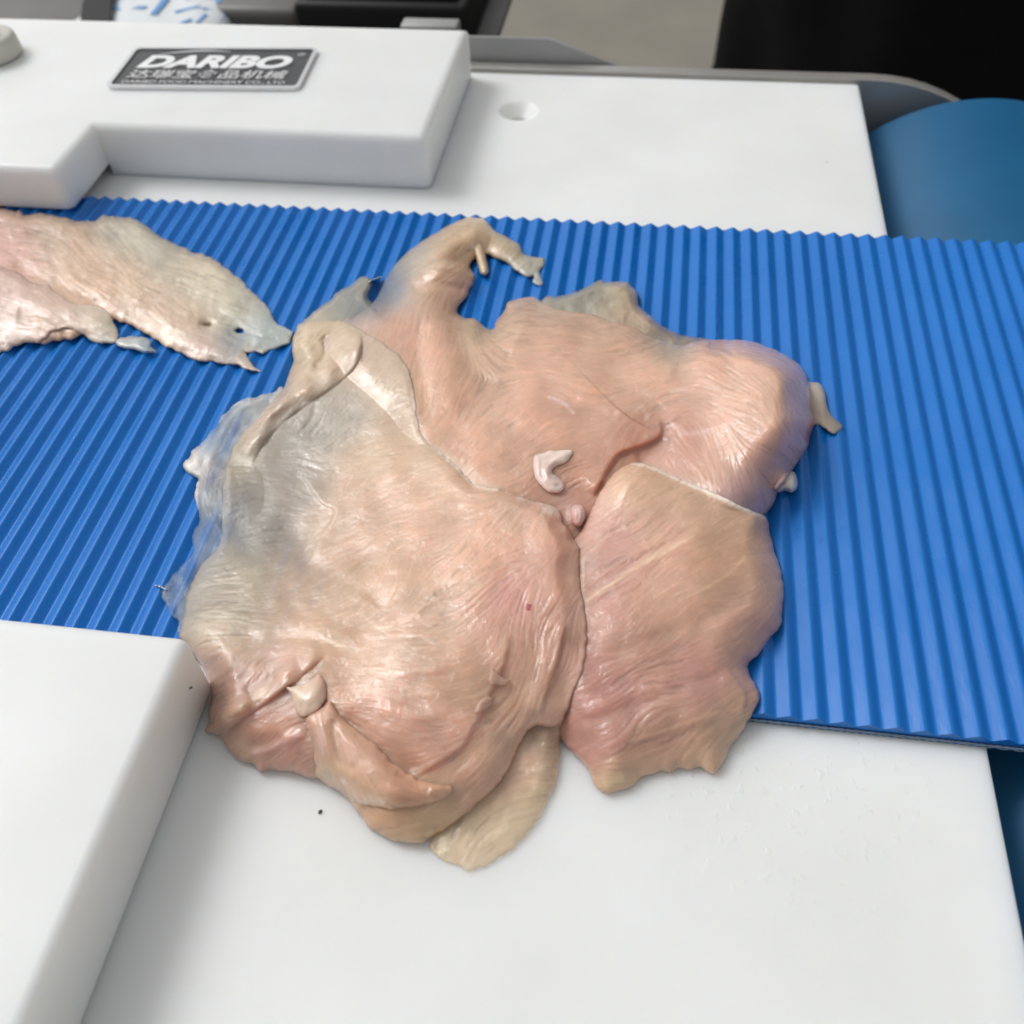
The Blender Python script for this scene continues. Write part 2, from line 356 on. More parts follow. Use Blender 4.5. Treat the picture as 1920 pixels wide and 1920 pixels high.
def letters(name, body, w, h, x, y, z, matl, parent, shear=0.0, offset=0.0, depth=0.35):
    cu = bpy.data.curves.new(name, 'FONT'); cu.body = body; cu.align_x = 'CENTER'; cu.align_y = 'CENTER'
    cu.size = 1.0; cu.shear = shear; cu.offset = offset; cu.extrude = 0.02; cu.resolution_u = 6
    tmp = bpy.data.objects.new(name + '_curve', cu); sc.collection.objects.link(tmp)
    dg = bpy.context.evaluated_depsgraph_get(); me = bpy.data.meshes.new_from_object(tmp.evaluated_get(dg))
    bpy.data.objects.remove(tmp); bpy.data.curves.remove(cu)
    co = np.empty(len(me.vertices) * 3); me.vertices.foreach_get('co', co); co = co.reshape(-1, 3)
    lo, hi = co.min(0), co.max(0)
    co[:, 0] = ((co[:, 0] - (lo[0] + hi[0]) / 2) / (hi[0] - lo[0]) * w + x) * MM
    co[:, 1] = ((co[:, 1] - (lo[1] + hi[1]) / 2) / (hi[1] - lo[1]) * h + y) * MM
    co[:, 2] = (z + np.where(co[:, 2] > 0, depth, 0.0)) * MM
    me.vertices.foreach_set('co', co.ravel()); me.materials.clear(); me.materials.append(matl); me.update()
    o = bpy.data.objects.new(name, me); link(o)
    return o
M_letter = mat('raised_letters', (0.86, 0.86, 0.87), 0.38, 0.25, noise=300, vary=0.05)
M_letter2 = mat('fine_letters', (0.62, 0.62, 0.63), 0.4, 0.4, noise=300, vary=0.08)
local(letters('lettering', 'DARIBO', 65, 11.5, -0.6, 4.2, 0.85, M_letter, plate, 0.25, 0.045, 0.7))
local(letters('characters', '达瑞宝食品机械', 67, 7.4, -1.0, -6.6, 0.85, M_letter2, plate, 0.12, 0.012, 0.5))
local(letters('small_lettering', 'DARIBO FOOD MACHINERY CO., LTD', 68, 2.9, -0.8, -13.4, 0.85, M_letter2, plate, 0.0, 0.01, 0.4))
local(letters('registered_mark', '®', 3.2, 3.2, 34.2, 12.0, 0.85, M_letter2, plate, 0.0, 0.0, 0.3))
bm = bmesh.new()
arc = []
for k in range(25):
    t = k / 24; x = -27 + 30 * t; y = 10.6 + 4.4 * math.sin(math.pi * (0.08 + 0.62 * t)); w = 0.55 * math.sin(math.pi * (0.05 + 0.9 * t)) + 0.1
    arc.append((bm.verts.new((x * MM, (y - w) * MM, 1.25 * MM)), bm.verts.new((x * MM, (y + w) * MM, 1.25 * MM)),
                bm.verts.new((x * MM, (y - w) * MM, 0.85 * MM)), bm.verts.new((x * MM, (y + w) * MM, 0.85 * MM))))
for a, b in zip(arc, arc[1:]):
    bm.faces.new((a[0], b[0], b[1], a[1])); bm.faces.new((a[2], b[2], b[0], a[0])); bm.faces.new((a[1], b[1], b[3], a[3]))
local(bm_obj('swoosh', bm, M_letter2))

# ------------------------------------------------------------------ ribbed belt
belt = thing('conveyor_belt', 'bright blue ribbed conveyor belt with a woven edge lying across the white board', 'conveyor belt', (0, 210, 0))
PITCH, AMP, YB0, YB1 = 5.80, 1.45, 109.7, 302.4
DX, DR, DTOP = 140.0, 75.0, -0.35           # drum under the free end of the belt
XPH = 35.05                                  # one rib peak stands here
def lift(x):
    """the belt lies flat and then bends down over the drum: (x, z, normal) for a path position"""
    if x <= DX: return x, 0.0, 0.0, 1.0
    a = (x - DX) / DR; return DX + DR * math.sin(a), DR * (math.cos(a) - 1), math.sin(a), math.cos(a)
prof = [(0.0, 1.0), (0.05, 0.95), (0.10, 0.83), (0.22, 0.50), (0.34, 0.17), (0.40, 0.05), (0.45, 0.0), (0.50, 0.07), (0.65, 0.37), (0.80, 0.69), (0.92, 0.93), (0.96, 0.985)]
bm = bmesh.new()
ys = [YB0 + (YB1 - YB0) * k / 12 for k in range(13)]
cols = []
n0 = int((-420 - XPH) / PITCH); n1 = int((DX + 100 - XPH) / PITCH)
for i in range(n0, n1):
    for fx, fz in prof:
        s = XPH + (i + fx) * PITCH; x, z, nx, nz = lift(s); h = 2.75 + AMP * fz
        cols.append(((x + nx * h), (z + nz * h), (x + nx * 1.7), (z + nz * 1.7)))
top = [[bm.verts.new((c[0] * MM, y * MM, c[1] * MM)) for y in ys] for c in cols]
bot = [[bm.verts.new((c[2] * MM, y * MM, c[3] * MM)) for y in (ys[0], ys[-1])] for c in cols]
for a, b, p, q in zip(top, top[1:], bot, bot[1:]):
    for k in range(len(ys) - 1): bm.faces.new((a[k], b[k], b[k + 1], a[k + 1]))
    bm.faces.new((p[0], q[0], b[0], a[0])); bm.faces.new((q[1], p[1], a[-1], b[-1])); bm.faces.new((p[0], p[1], q[1], q[0]))
bm_obj('ribbed_cover', bm, M_belt, belt, True, 50)
bm = bmesh.new()
step = [-420 + 4.0 * k for k in range(int((DX + 95 + 420) / 4))]
prev = None
for s in step:
    x, z, nx, nz = lift(s)
    cur = [bm.verts.new(((x + nx * h) * MM, y * MM, (z + nz * h) * MM)) for y, h in ((YB0 - 0.25, 0.06), (YB0 - 0.25, 1.72), (YB1 + 0.2, 1.72), (YB1 + 0.2, 0.06))]
    if prev:
        for k in range(4): bm.faces.new((prev[k], prev[(k + 1) % 4], cur[(k + 1) % 4], cur[k]))
    prev = cur
bmesh.ops.recalc_face_normals(bm, faces=bm.faces)
bm_obj('fabric_backing', bm, M_fabric, belt)
for ph, zc in ((0.0, 1.28), (math.pi, 1.22), (1.4, 0.55)):
    bm = bmesh.new(); pts = []
    for k in range(int((DX + 30 + 60) / 0.5)):
        s = -60 + 0.5 * k; x, z, nx, nz = lift(s); h = zc + 0.24 * math.sin(2 * math.pi * s / 3.4 + ph)
        pts.append((x + nx * h, YB0 - 0.32 - 0.10 * math.cos(2 * math.pi * s / 3.4 + ph), z + nz * h))
    tube(bm, pts, 0.15, 5); bm_obj('edge_yarn', bm, M_yarn, belt, True)

# ------------------------------------------------------------------ drum, side plate, frame behind the board
drum = thing('belt_drum', 'wide dull blue drum under the free end of the ribbed belt', 'drum', (DX, 200, DTOP - DR))
bm = bmesh.new()
bmesh.ops.create_cone(bm, cap_ends=True, segments=128, radius1=DR * MM, radius2=DR * MM, depth=455 * MM,
                      matrix=Matrix.Translation((DX * MM, (415 - 227.5) * MM, (DTOP - DR) * MM)) @ Matrix.Rotation(math.pi / 2, 4, 'X'))
o = bm_obj('drum_shell', bm, M_drum, drum, True, 40)
bm = bmesh.new()
bmesh.ops.create_cone(bm, cap_ends=True, segments=32, radius1=12 * MM, radius2=12 * MM, depth=500 * MM,
                      matrix=Matrix.Translation((DX * MM, 187.5 * MM, (DTOP - DR) * MM)) @ Matrix.Rotation(math.pi / 2, 4, 'X'))
bm_obj('axle', bm, M_steel, drum, True, 40)
bm = bmesh.new()
pts = [(-420, 0.8), (90, 0.8)]
for k in range(1, 33):
    a = math.pi * k / 32; pts.append((90 + 84 * math.sin(a), 0.8 - 84 + 84 * math.cos(a)))
pts += [(-420, 0.8 - 168)]
extrude_xz(bm, pts, 426.2, 432.2)
o = bm_obj('side_plate', bm, M_steel, None, True, 30); bevel_mod(o, 0.5, 2, 50)
tag(o, 'grey steel side plate with a rounded end behind the white board', 'plate')
bm = bmesh.new()
extrude_xz(bm, [(-420, 11.0), (-52, 10.6), (-14, -3.2), (-14, -60), (-420, -60)], 434.5, 436.5)
o = bm_obj('cover_sheet', bm, M_sheet, None); bevel_mod(o, 0.4, 2, 50)
tag(o, 'pale grey sheet metal cover with a sloping corner behind the board', 'cover')

# machine body that carries the board
frame = thing('machine_frame', 'grey steel machine cabinet with four legs under the white base board', 'machine', (-180, 180, FLOOR))
bm = bmesh.new(); box(bm, -415, 58, -55, 420, -330, -20.1)
o = bm_obj('cabinet', bm, M_sheet, frame); bevel_mod(o, 4, 2)
for lx in (-395, 25):
    for ly in (-30, 385):
        bm = bmesh.new(); box(bm, lx - 15, lx + 15, ly - 15, ly + 15, FLOOR + 0.1, -329)
        bm_obj('leg', bm, M_steel, frame)

# dark deck and the things on it, behind the stepped block
bm = bmesh.new(); box(bm, -900, -96, 440, 760, -44, -40)
o = bm_obj('steel_deck', bm, M_deck); bevel_mod(o, 1, 2); tag(o, 'dark grey steel deck behind the stepped white block', 'deck')
# black box
bx = thing('control_box', 'black plastic box on the steel deck behind the name plate block', 'box', (-160, 580, -40))
bm = bmesh.new(); box(bm, -206, -108, 528, 700, -39.8, -14); o = bm_obj('housing', bm, M_black, bx); bevel_mod(o, 3, 3)
bm = bmesh.new(); box(bm, -200, -114, 534, 694, -14, -11.5); o = bm_obj('lid', bm, M_black, bx); bevel_mod(o, 1, 2)
bm = bmesh.new(); box(bm, -128, -100, 462, 472, -39.8, 3.2)
o = bm_obj('small_bracket', bm, M_sheet); bevel_mod(o, 1, 2); tag(o, 'small pale grey metal bracket in front of the black box', 'bracket')
# grey rounded bar
bar = thing('grey_bar', 'short grey metal bar with rounded end between bag and black box', 'bar', (-215, 560, -40))
bm = bmesh.new(); box(bm, -262, -210, 545, 575, -39.8, -24.5); o = bm_obj('bar_body', bm, M_deck, bar); bevel_mod(o, 5, 4)
bm = bmesh.new(); box(bm, -262, -212, 572, 640, -39.8, -27); o = bm_obj('bar_plate', bm, M_sheet, bar); bevel_mod(o, 2, 3)
# leaning black rod
bm = bmesh.new()
a = Vector((-209, 528, -39)); b = Vector((-196, 600, -1)); tube(bm, [a, a.lerp(b, 0.5), b], 2.6, 12)
o = bm_obj('thin_rod', bm, M_deck, None, True, 40); tag(o, 'thin dark rod leaning beside the black box', 'rod')
# black strap
bm = bmesh.new()
P = [(-318, 505, -26), (-330, 540, -22), (-343, 580, -24), (-352, 640, -38)]
L1 = [bm.verts.new(Vector((x - 8, y, z)) * MM) for x, y, z in P]; L2 = [bm.verts.new(Vector((x + 8, y + 4, z)) * MM) for x, y, z in P]
L3 = [bm.verts.new(Vector((x - 8, y, z - 2)) * MM) for x, y, z in P]; L4 = [bm.verts.new(Vector((x + 8, y + 4, z - 2)) * MM) for x, y, z in P]
for k in range(3):
    for A, B in ((L1, L2), (L2, L4), (L4, L3), (L3, L1)): bm.faces.new((A[k], A[k + 1], B[k + 1], B[k]))
bm.faces.new((L1[0], L2[0], L4[0], L3[0])); bm.faces.new((L1[3], L3[3], L4[3], L2[3]))
bmesh.ops.recalc_face_normals(bm, faces=bm.faces)
o = bm_obj('black_strap', bm, M_black, None, True, 40); tag(o, 'flat black strap lying beside the plastic bag', 'strap')
# white tray under the strap
bm = bmesh.new(); extrude_poly(bm, [(-352, 512), (-318, 512), (-300, 620), (-322, 640)], -39.8, -30)
o = bm_obj('white_tray', bm, M_bag); bevel_mod(o, 2, 3); tag(o, 'pale plastic tray corner under the black strap', 'tray')
# plastic bag: a crumpled pillow
bag = thing('plastic_bag', 'crumpled white plastic bag with blue handwriting behind the stepped block', 'bag', (-282, 580, -40))
bm = bmesh.new(); G = 44; rg = np.random.default_rng(5)
ph = rg.uniform(0, 6.28, (10, 2)); fr = rg.uniform(1.5, 7, (10, 2))
def bagz(u, v):
    e = (1 - abs(2 * u - 1) ** 3) * (1 - abs(2 * v - 1) ** 3)
    w = sum(math.sin(fr[i, 0] * 3 * u + ph[i, 0] + 2 * v) * math.sin(fr[i, 1] * 2.4 * v + ph[i, 1]) for i in range(10))
    return -39.5 + 16 * max(e, 0) ** 0.3 + 0.4 * w * min(1, 3 * max(e, 0))
def bagp(u, v): return (-330 + 78 * u + 3 * math.sin(9 * v), 500 + 150 * v + 4 * math.sin(7 * u), bagz(u, v))
gv = [[bm.verts.new(Vector(bagp(i / (G - 1), j / (G - 1))) * MM) for j in range(G)] for i in range(G)]
for i in range(G - 1):
    for j in range(G - 1): bm.faces.new((gv[i][j], gv[i + 1][j], gv[i + 1][j + 1], gv[i][j + 1]))
lo = [bm.verts.new(Vector((x, y, -39.9)) * MM) for x, y, _ in (bagp(0, 0), bagp(1, 0), bagp(1, 1), bagp(0, 1))]
bm.faces.new(lo[::-1])
bm_obj('bag_film', bm, M_bag, bag, True)
def ink(pts, w):
    bm = bmesh.new(); L_, R_ = [], []
    P = [Vector(bagp(u, v)) for u, v in pts]
    Q = []
    for a, b in zip(P, P[1:]):
        for k in range(8): Q.append(a.lerp(b, k / 8))
    Q.append(P[-1])
    for i, p in enumerate(Q):
        t = (Q[min(i + 1, len(Q) - 1)] - Q[max(i - 1, 0)]); t.z = 0; t.normalize(); s = Vector((-t.y, t.x, 0)) * w
        L_.append(bm.verts.new((p + s + Vector((0, 0, 0.5))) * MM)); R_.append(bm.verts.new((p - s + Vector((0, 0, 0.5))) * MM))
    for k in range(len(Q) - 1): bm.faces.new((L_[k], R_[k], R_[k + 1], L_[k + 1]))
    bm_obj('ink_stroke', bm, M_ink, bag)
for pts, w in (([(0.10, 0.62), (0.30, 0.60), (0.32, 0.50), (0.18, 0.38), (0.10, 0.27), (0.36, 0.26)], 2.0), ([(0.40, 0.60), (0.53, 0.60), (0.50, 0.42), (0.45, 0.22)], 2.0),
               ([(0.62, 0.50), (0.93, 0.52)], 1.4), ([(0.64, 0.40), (0.90, 0.42)], 1.4), ([(0.66, 0.56), (0.66, 0.38)], 1.3), ([(0.90, 0.56), (0.88, 0.36)], 1.3),
               ([(0.76, 0.58), (0.74, 0.10)], 1.3), ([(0.60, 0.28), (0.78, 0.32)], 1.4), ([(0.58, 0.10), (0.76, 0.22)], 1.3), ([(0.80, 0.30), (0.95, 0.33), (0.92, 0.12), (0.84, 0.10)], 1.4), ([(0.84, 0.26), (0.78, 0.10)], 1.2)):
    ink(pts, w)

# ------------------------------------------------------------------ person in black behind the machine
def skin_body(name, verts, edges, rad, matl, parent, sub=2):
    me = bpy.data.meshes.new(name); me.from_pydata([Vector(v) * MM for v in verts], edges, [])
    o = bpy.data.objects.new(name, me); link(o)
    sm = o.modifiers.new('skin', 'SKIN'); sm.use_smooth_shade = True
    sv = me.skin_vertices[0].data
    for k, r in enumerate(rad): sv[k].radius = (r[0] * MM, r[1] * MM)
    sv[0].use_root = True
    s2 = o.modifiers.new('sub', 'SUBSURF'); s2.levels = sub; s2.render_levels = sub
    dg = bpy.context.evaluated_depsgraph_get(); m2 = bpy.data.meshes.new_from_object(o.evaluated_get(dg))
    for p in m2.polygons: p.use_smooth = True
    bpy.data.objects.remove(o); m2.materials.clear(); m2.materials.append(matl)
    o = bpy.data.objects.new(name, m2); link(o)
    if parent is not None: put(o, parent)
    return o
PX, PY, F = 262.0, 905.0, FLOOR
person = thing('person', 'person in loose black clothes standing behind the machine', 'person', (PX, PY, F))
# clothed body as one surface: trousers, long coat, sleeves
Vv = [(PX, PY, F + 960), (PX, PY, F + 1060), (PX, PY, F + 1200), (PX, PY + 5, F + 1360), (PX, PY + 8, F + 1440),
      (PX - 95, PY, F + 900), (PX - 105, PY, F + 700), (PX - 110, PY, F + 470), (PX - 112, PY + 10, F + 80),
      (PX + 95, PY, F + 900), (PX + 105, PY, F + 700), (PX + 110, PY, F + 470), (PX + 112, PY + 10, F + 80),
      (PX - 190, PY + 5, F + 1370), (PX - 235, PY + 15, F + 1150), (PX - 120, PY - 150, F + 1120),
      (PX + 190, PY + 5, F + 1370), (PX + 235, PY + 15, F + 1150), (PX + 120, PY - 150, F + 1120)]
Ee = [(0, 1), (1, 2), (2, 3), (3, 4), (0, 5), (5, 6), (6, 7), (7, 8), (0, 9), (9, 10), (10, 11), (11, 12), (3, 13), (13, 14), (14, 15), (3, 16), (16, 17), (17, 18)]
Rr = [(175, 125), (165, 120), (165, 122), (130, 95), (62, 60), (112, 112), (100, 105), (82, 88), (62, 66), (112, 112), (100, 105), (82, 88), (62, 66),
      (68, 66), (54, 54), (40, 42), (68, 66), (54, 54), (40, 42)]
skin_body('clothed_body', Vv, Ee, Rr, M_cloth, person)
# coat skirt with folds
bm = bmesh.new(); rings = []
for k in range(14):
    z = F + 1080 - k * 32; row = []
    for q in range(72):
        a = 2 * math.pi * q / 72; fold = 1 + 0.035 * math.sin(7 * a + 0.35 * k) * (k / 13) + 0.02 * math.sin(13 * a - 0.5 * k)
        row.append(bm.verts.new(Vector((PX + (196 + 1.8 * k) * fold * math.cos(a), PY + (140 + 1.2 * k) * fold * math.sin(a), z + 6 * math.sin(3 * a))) * MM))
    rings.append(row)
for a, b in zip(rings, rings[1:]):
    for q in range(72): bm.faces.new((a[q], b[q], b[(q + 1) % 72], a[(q + 1) % 72]))
bm.faces.new(rings[0][::-1]); bm.faces.new(rings[-1])
bmesh.ops.recalc_face_normals(bm, faces=bm.faces)
bm_obj('coat_skirt', bm, M_cloth, person, True, 60)
# head with face, hair; hands; shoes
hz = F + 1585
bm = bmesh.new(); bmesh.ops.create_uvsphere(bm, u_segments=40, v_segments=28, radius=1)
for v in bm.verts:
    x, y, z = v.co
    w = 74 * (1 - 0.16 * max(0, -z) ** 1.5); d = 94 * (1 - 0.10 * max(0, -z))
    X, Y, Z = x * w, y * d, z * 112
    if y < -0.3:                                   # face looks to -Y
        Y -= 20 * math.exp(-((X / 13) ** 2 + ((Z + 22) / 24) ** 2)) + 6 * math.exp(-((X / 24) ** 2 + ((Z + 62) / 9) ** 2)) + 7 * math.exp(-((X / 20) ** 2 + ((Z + 96) / 16) ** 2))
        for s in (-1, 1): Y += 9 * math.exp(-(((X - s * 31) / 15) ** 2 + ((Z - 2) / 10) ** 2))
    v.co = Vector((PX + X, PY + Y - 5, hz + Z)) * MM
bm_obj('head', bm, M_skin, person, True)
bm = bmesh.new(); tube(bm, [(PX, PY + 8, F + 1400), (PX, PY + 4, F + 1470), (PX, PY - 2, F + 1510)], [60, 54, 52], 20); bm_obj('neck', bm, M_skin, person, True)
bm = bmesh.new(); bmesh.ops.create_uvsphere(bm, u_segments=32, v_segments=24, radius=1)
bmesh.ops.delete(bm, geom=[v for v in bm.verts if v.co.z < -0.25 or (v.co.y < -0.45 and v.co.z < 0.42)], context='VERTS')
for v in bm.verts: v.co = Vector((PX + v.co.x * 82, PY + v.co.y * 101 - 2, hz + 8 + v.co.z * 114)) * MM
bm_obj('hair', bm, M_hair, person, True)
for s in (-1, 1):
    bm = bmesh.new(); bmesh.ops.create_uvsphere(bm, u_segments=14, v_segments=10, radius=1)
    for v in bm.verts: v.co = Vector((PX + s * 75 + v.co.x * 7, PY + v.co.y * 18, hz - 8 + v.co.z * 30)) * MM
    bm_obj('ear', bm, M_skin, person, True)
    bm = bmesh.new(); bmesh.ops.create_uvsphere(bm, u_segments=14, v_segments=10, radius=1)
    for v in bm.verts: v.co = Vector((PX + s * 31 + v.co.x * 11, PY - 86 + v.co.y * 7, hz + 2 + v.co.z * 7)) * MM
    bm_obj('eye', bm, M_hair, person, True)
    hx, hy, hzz = PX + s * 105, PY - 172, F + 1150
    hv = [(hx, hy, hzz), (hx, hy - 12, hzz - 45), (hx, hy - 20, hzz - 85)]
    he = [(0, 1), (1, 2)]; hr = [(24, 18), (36, 16), (34, 14)]
    for f, L_ in zip((-24, -8, 8, 24), (66, 78, 74, 58)):
        k = len(hv); hv += [(hx + f * 0.9, hy - 24, hzz - 95), (hx + f, hy - 34, hzz - 95 - L_ * 0.5), (hx + f, hy - 26, hzz - 95 - L_)]
        he += [(2, k), (k, k + 1), (k + 1, k + 2)]; hr += [(9, 9), (8.5, 8.5), (7, 7)]
    k = len(hv); hv += [(hx - s * 36, hy - 24, hzz - 50), (hx - s * 46, hy - 36, hzz - 88)]; he += [(1, k), (k, k + 1)]; hr += [(11, 11), (8, 8)]
    skin_body('hand', hv, he, hr, M_skin, person, 1)
    bm = bmesh.new(); sx = PX + s * 112
    tube(bm, [(sx, PY + 90, F + 42), (sx, PY + 50, F + 46), (sx, PY - 30, F + 44), (sx, PY - 100, F + 36), (sx, PY - 165, F + 28)], [34, 44, 42, 40, 20], 16)
    bm_obj('shoe', bm, M_black, person, True)

# ------------------------------------------------------------------ meat: layered relief, thick layers laid on the belt and on each other
S = 2.0                                     # grid step in source pixels
class Field:
    """height of what lies so far (mm), over a window of picture directions"""
    def __init__(self, x0, x1, y0, y1, seed):
        self.x0, self.y0 = x0, y0; self.nx = int((x1 - x0) / S) + 1; self.ny = int((y1 - y0) / S) + 1
        self.PX, self.PY = np.meshgrid(x0 + S * np.arange(self.nx), y0 + S * np.arange(self.ny))
        gx, gy, _ = ray_ground(self.PX, self.PY, 0.0)
        t = np.clip((gy - 106.5) / 6.0, 0, 1); self.Z = 0.15 + 3.75 * t * t * (3 - 2 * t)
        self.rng = np.random.default_rng(seed)
    def noise(self, sig):
        return gauss(self.rng.standard_normal((self.ny, self.nx)), sig, norm=True)
def gauss(a, sig, norm=False):
    """gaussian blur by FFT with mirrored borders; sig in grid cells"""
    if np.isscalar(sig): sig = (sig, sig)
    p = int(min(max(3 * max(sig), 2), min(a.shape) - 1))
    b = np.pad(a, p, mode='reflect')
    fy = np.fft.fftfreq(b.shape[0])[:, None]; fx = np.fft.rfftfreq(b.shape[1])[None, :]
    k = np.exp(-2 * (math.pi ** 2) * ((fy * sig[0]) ** 2 + (fx * sig[1]) ** 2))
    r = np.fft.irfft2(np.fft.rfft2(b) * k, s=b.shape)[p:-p, p:-p]
    if norm: r = (r - r.mean()) / (r.std() + 1e-9)
    return r
def spline(pts, closed=True, step=4.0):
    P = np.array(pts, float); n = len(P); out = []
    rng_ = range(n) if closed else range(n - 1)
    for i in rng_:
        if closed: p0, p1, p2, p3 = P[i - 1], P[i], P[(i + 1) % n], P[(i + 2) % n]
        else: p0, p1, p2, p3 = P[max(i - 1, 0)], P[i], P[i + 1], P[min(i + 2, n - 1)]
        k = max(1, int(np.hypot(*(p2 - p1)) / step))
        for t in np.arange(k) / k:
            out.append(0.5 * (2 * p1 + (p2 - p0) * t + (2 * p0 - 5 * p1 + 4 * p2 - p3) * t * t + (3 * p1 - p0 - 3 * p2 + p3) * t ** 3))
    if not closed: out.append(P[-1])
    return np.array(out)
def seg_dist(X, Y, P, closed=True):
    """distance, nearest point and side of a polyline"""
    Q = np.roll(P, -1, 0) if closed else P[1:]
    A = P if closed else P[:-1]
    D = np.full(X.shape, 1e18); NX = np.zeros(X.shape); NY = np.zeros(X.shape); SD = np.zeros(X.shape); TT = np.zeros(X.shape)
    for i, (a, b) in enumerate(zip(A, Q)):
        ux, uy = b - a; l2 = ux * ux + uy * uy + 1e-9
        t = np.clip(((X - a[0]) * ux + (Y - a[1]) * uy) / l2, 0, 1)
        nx = a[0] + t * ux; ny = a[1] + t * uy; d = (X - nx) ** 2 + (Y - ny) ** 2
        w = d < D
        D = np.where(w, d, D); NX = np.where(w, nx, NX); NY = np.where(w, ny, NY)
        SD = np.where(w, (X - a[0]) * uy - (Y - a[1]) * ux, SD); TT = np.where(w, (i + t) / len(A), TT)
    return np.sqrt(D), NX, NY, SD, TT
def inside(X, Y, P):
    r = np.zeros(X.shape, bool); Q = np.roll(P, -1, 0)
    for (x1, y1), (x2, y2) in zip(P, Q):
        if y1 == y2: continue
        c = ((y1 > Y) != (y2 > Y)) & (X < (x2 - x1) * (Y - y1) / (y2 - y1) + x1); r ^= c
    return r
def rbf(X, Y, ctrl, eps=40.0, power=1.6):
    """smooth interpolation of control values: rows (px, py, v...)"""
    C = np.array(ctrl, float); acc = 0; W = 0
    for row in C:
        w = 1.0 / ((X - row[0]) ** 2 + (Y - row[1]) ** 2 + eps * eps) ** power
        W = W + w; acc = acc + w[..., None] * row[2:]
    return acc / W[..., None]
def lic(F, ang, n=14, sig=0.8):
    """fibre texture: noise smeared along the direction field ang (degrees, anticlockwise on the picture)"""
    src = gauss(F.rng.standard_normal(ang.shape), sig, True); a = np.radians(ang); vx, vy = np.cos(a), -np.sin(a)
    acc = src.copy(); H, W = src.shape; jj, ii = np.meshgrid(np.arange(W), np.arange(H))
    for sgn in (1, -1):
        x = jj.astype(float); y = ii.astype(float)
        for k in range(n):
            xi = np.clip(x.round().astype(int), 0, W - 1); yi = np.clip(y.round().astype(int), 0, H - 1)
            x = x + sgn * vx[yi, xi]; y = y + sgn * vy[yi, xi]
            acc += src[np.clip(y.round().astype(int), 0, H - 1), np.clip(x.round().astype(int), 0, W - 1)]
    return (acc - acc.mean()) / acc.std()
def smooth(t): t = np.clip(t, 0, 1); return t * t * (3 - 2 * t)
def lin(c): c = np.asarray(c, float) / 255; return np.where(c <= 0.04045, c / 12.92, ((c + 0.055) / 1.055) ** 2.4)
ALB = np.array([1.03, 0.985, 0.985])

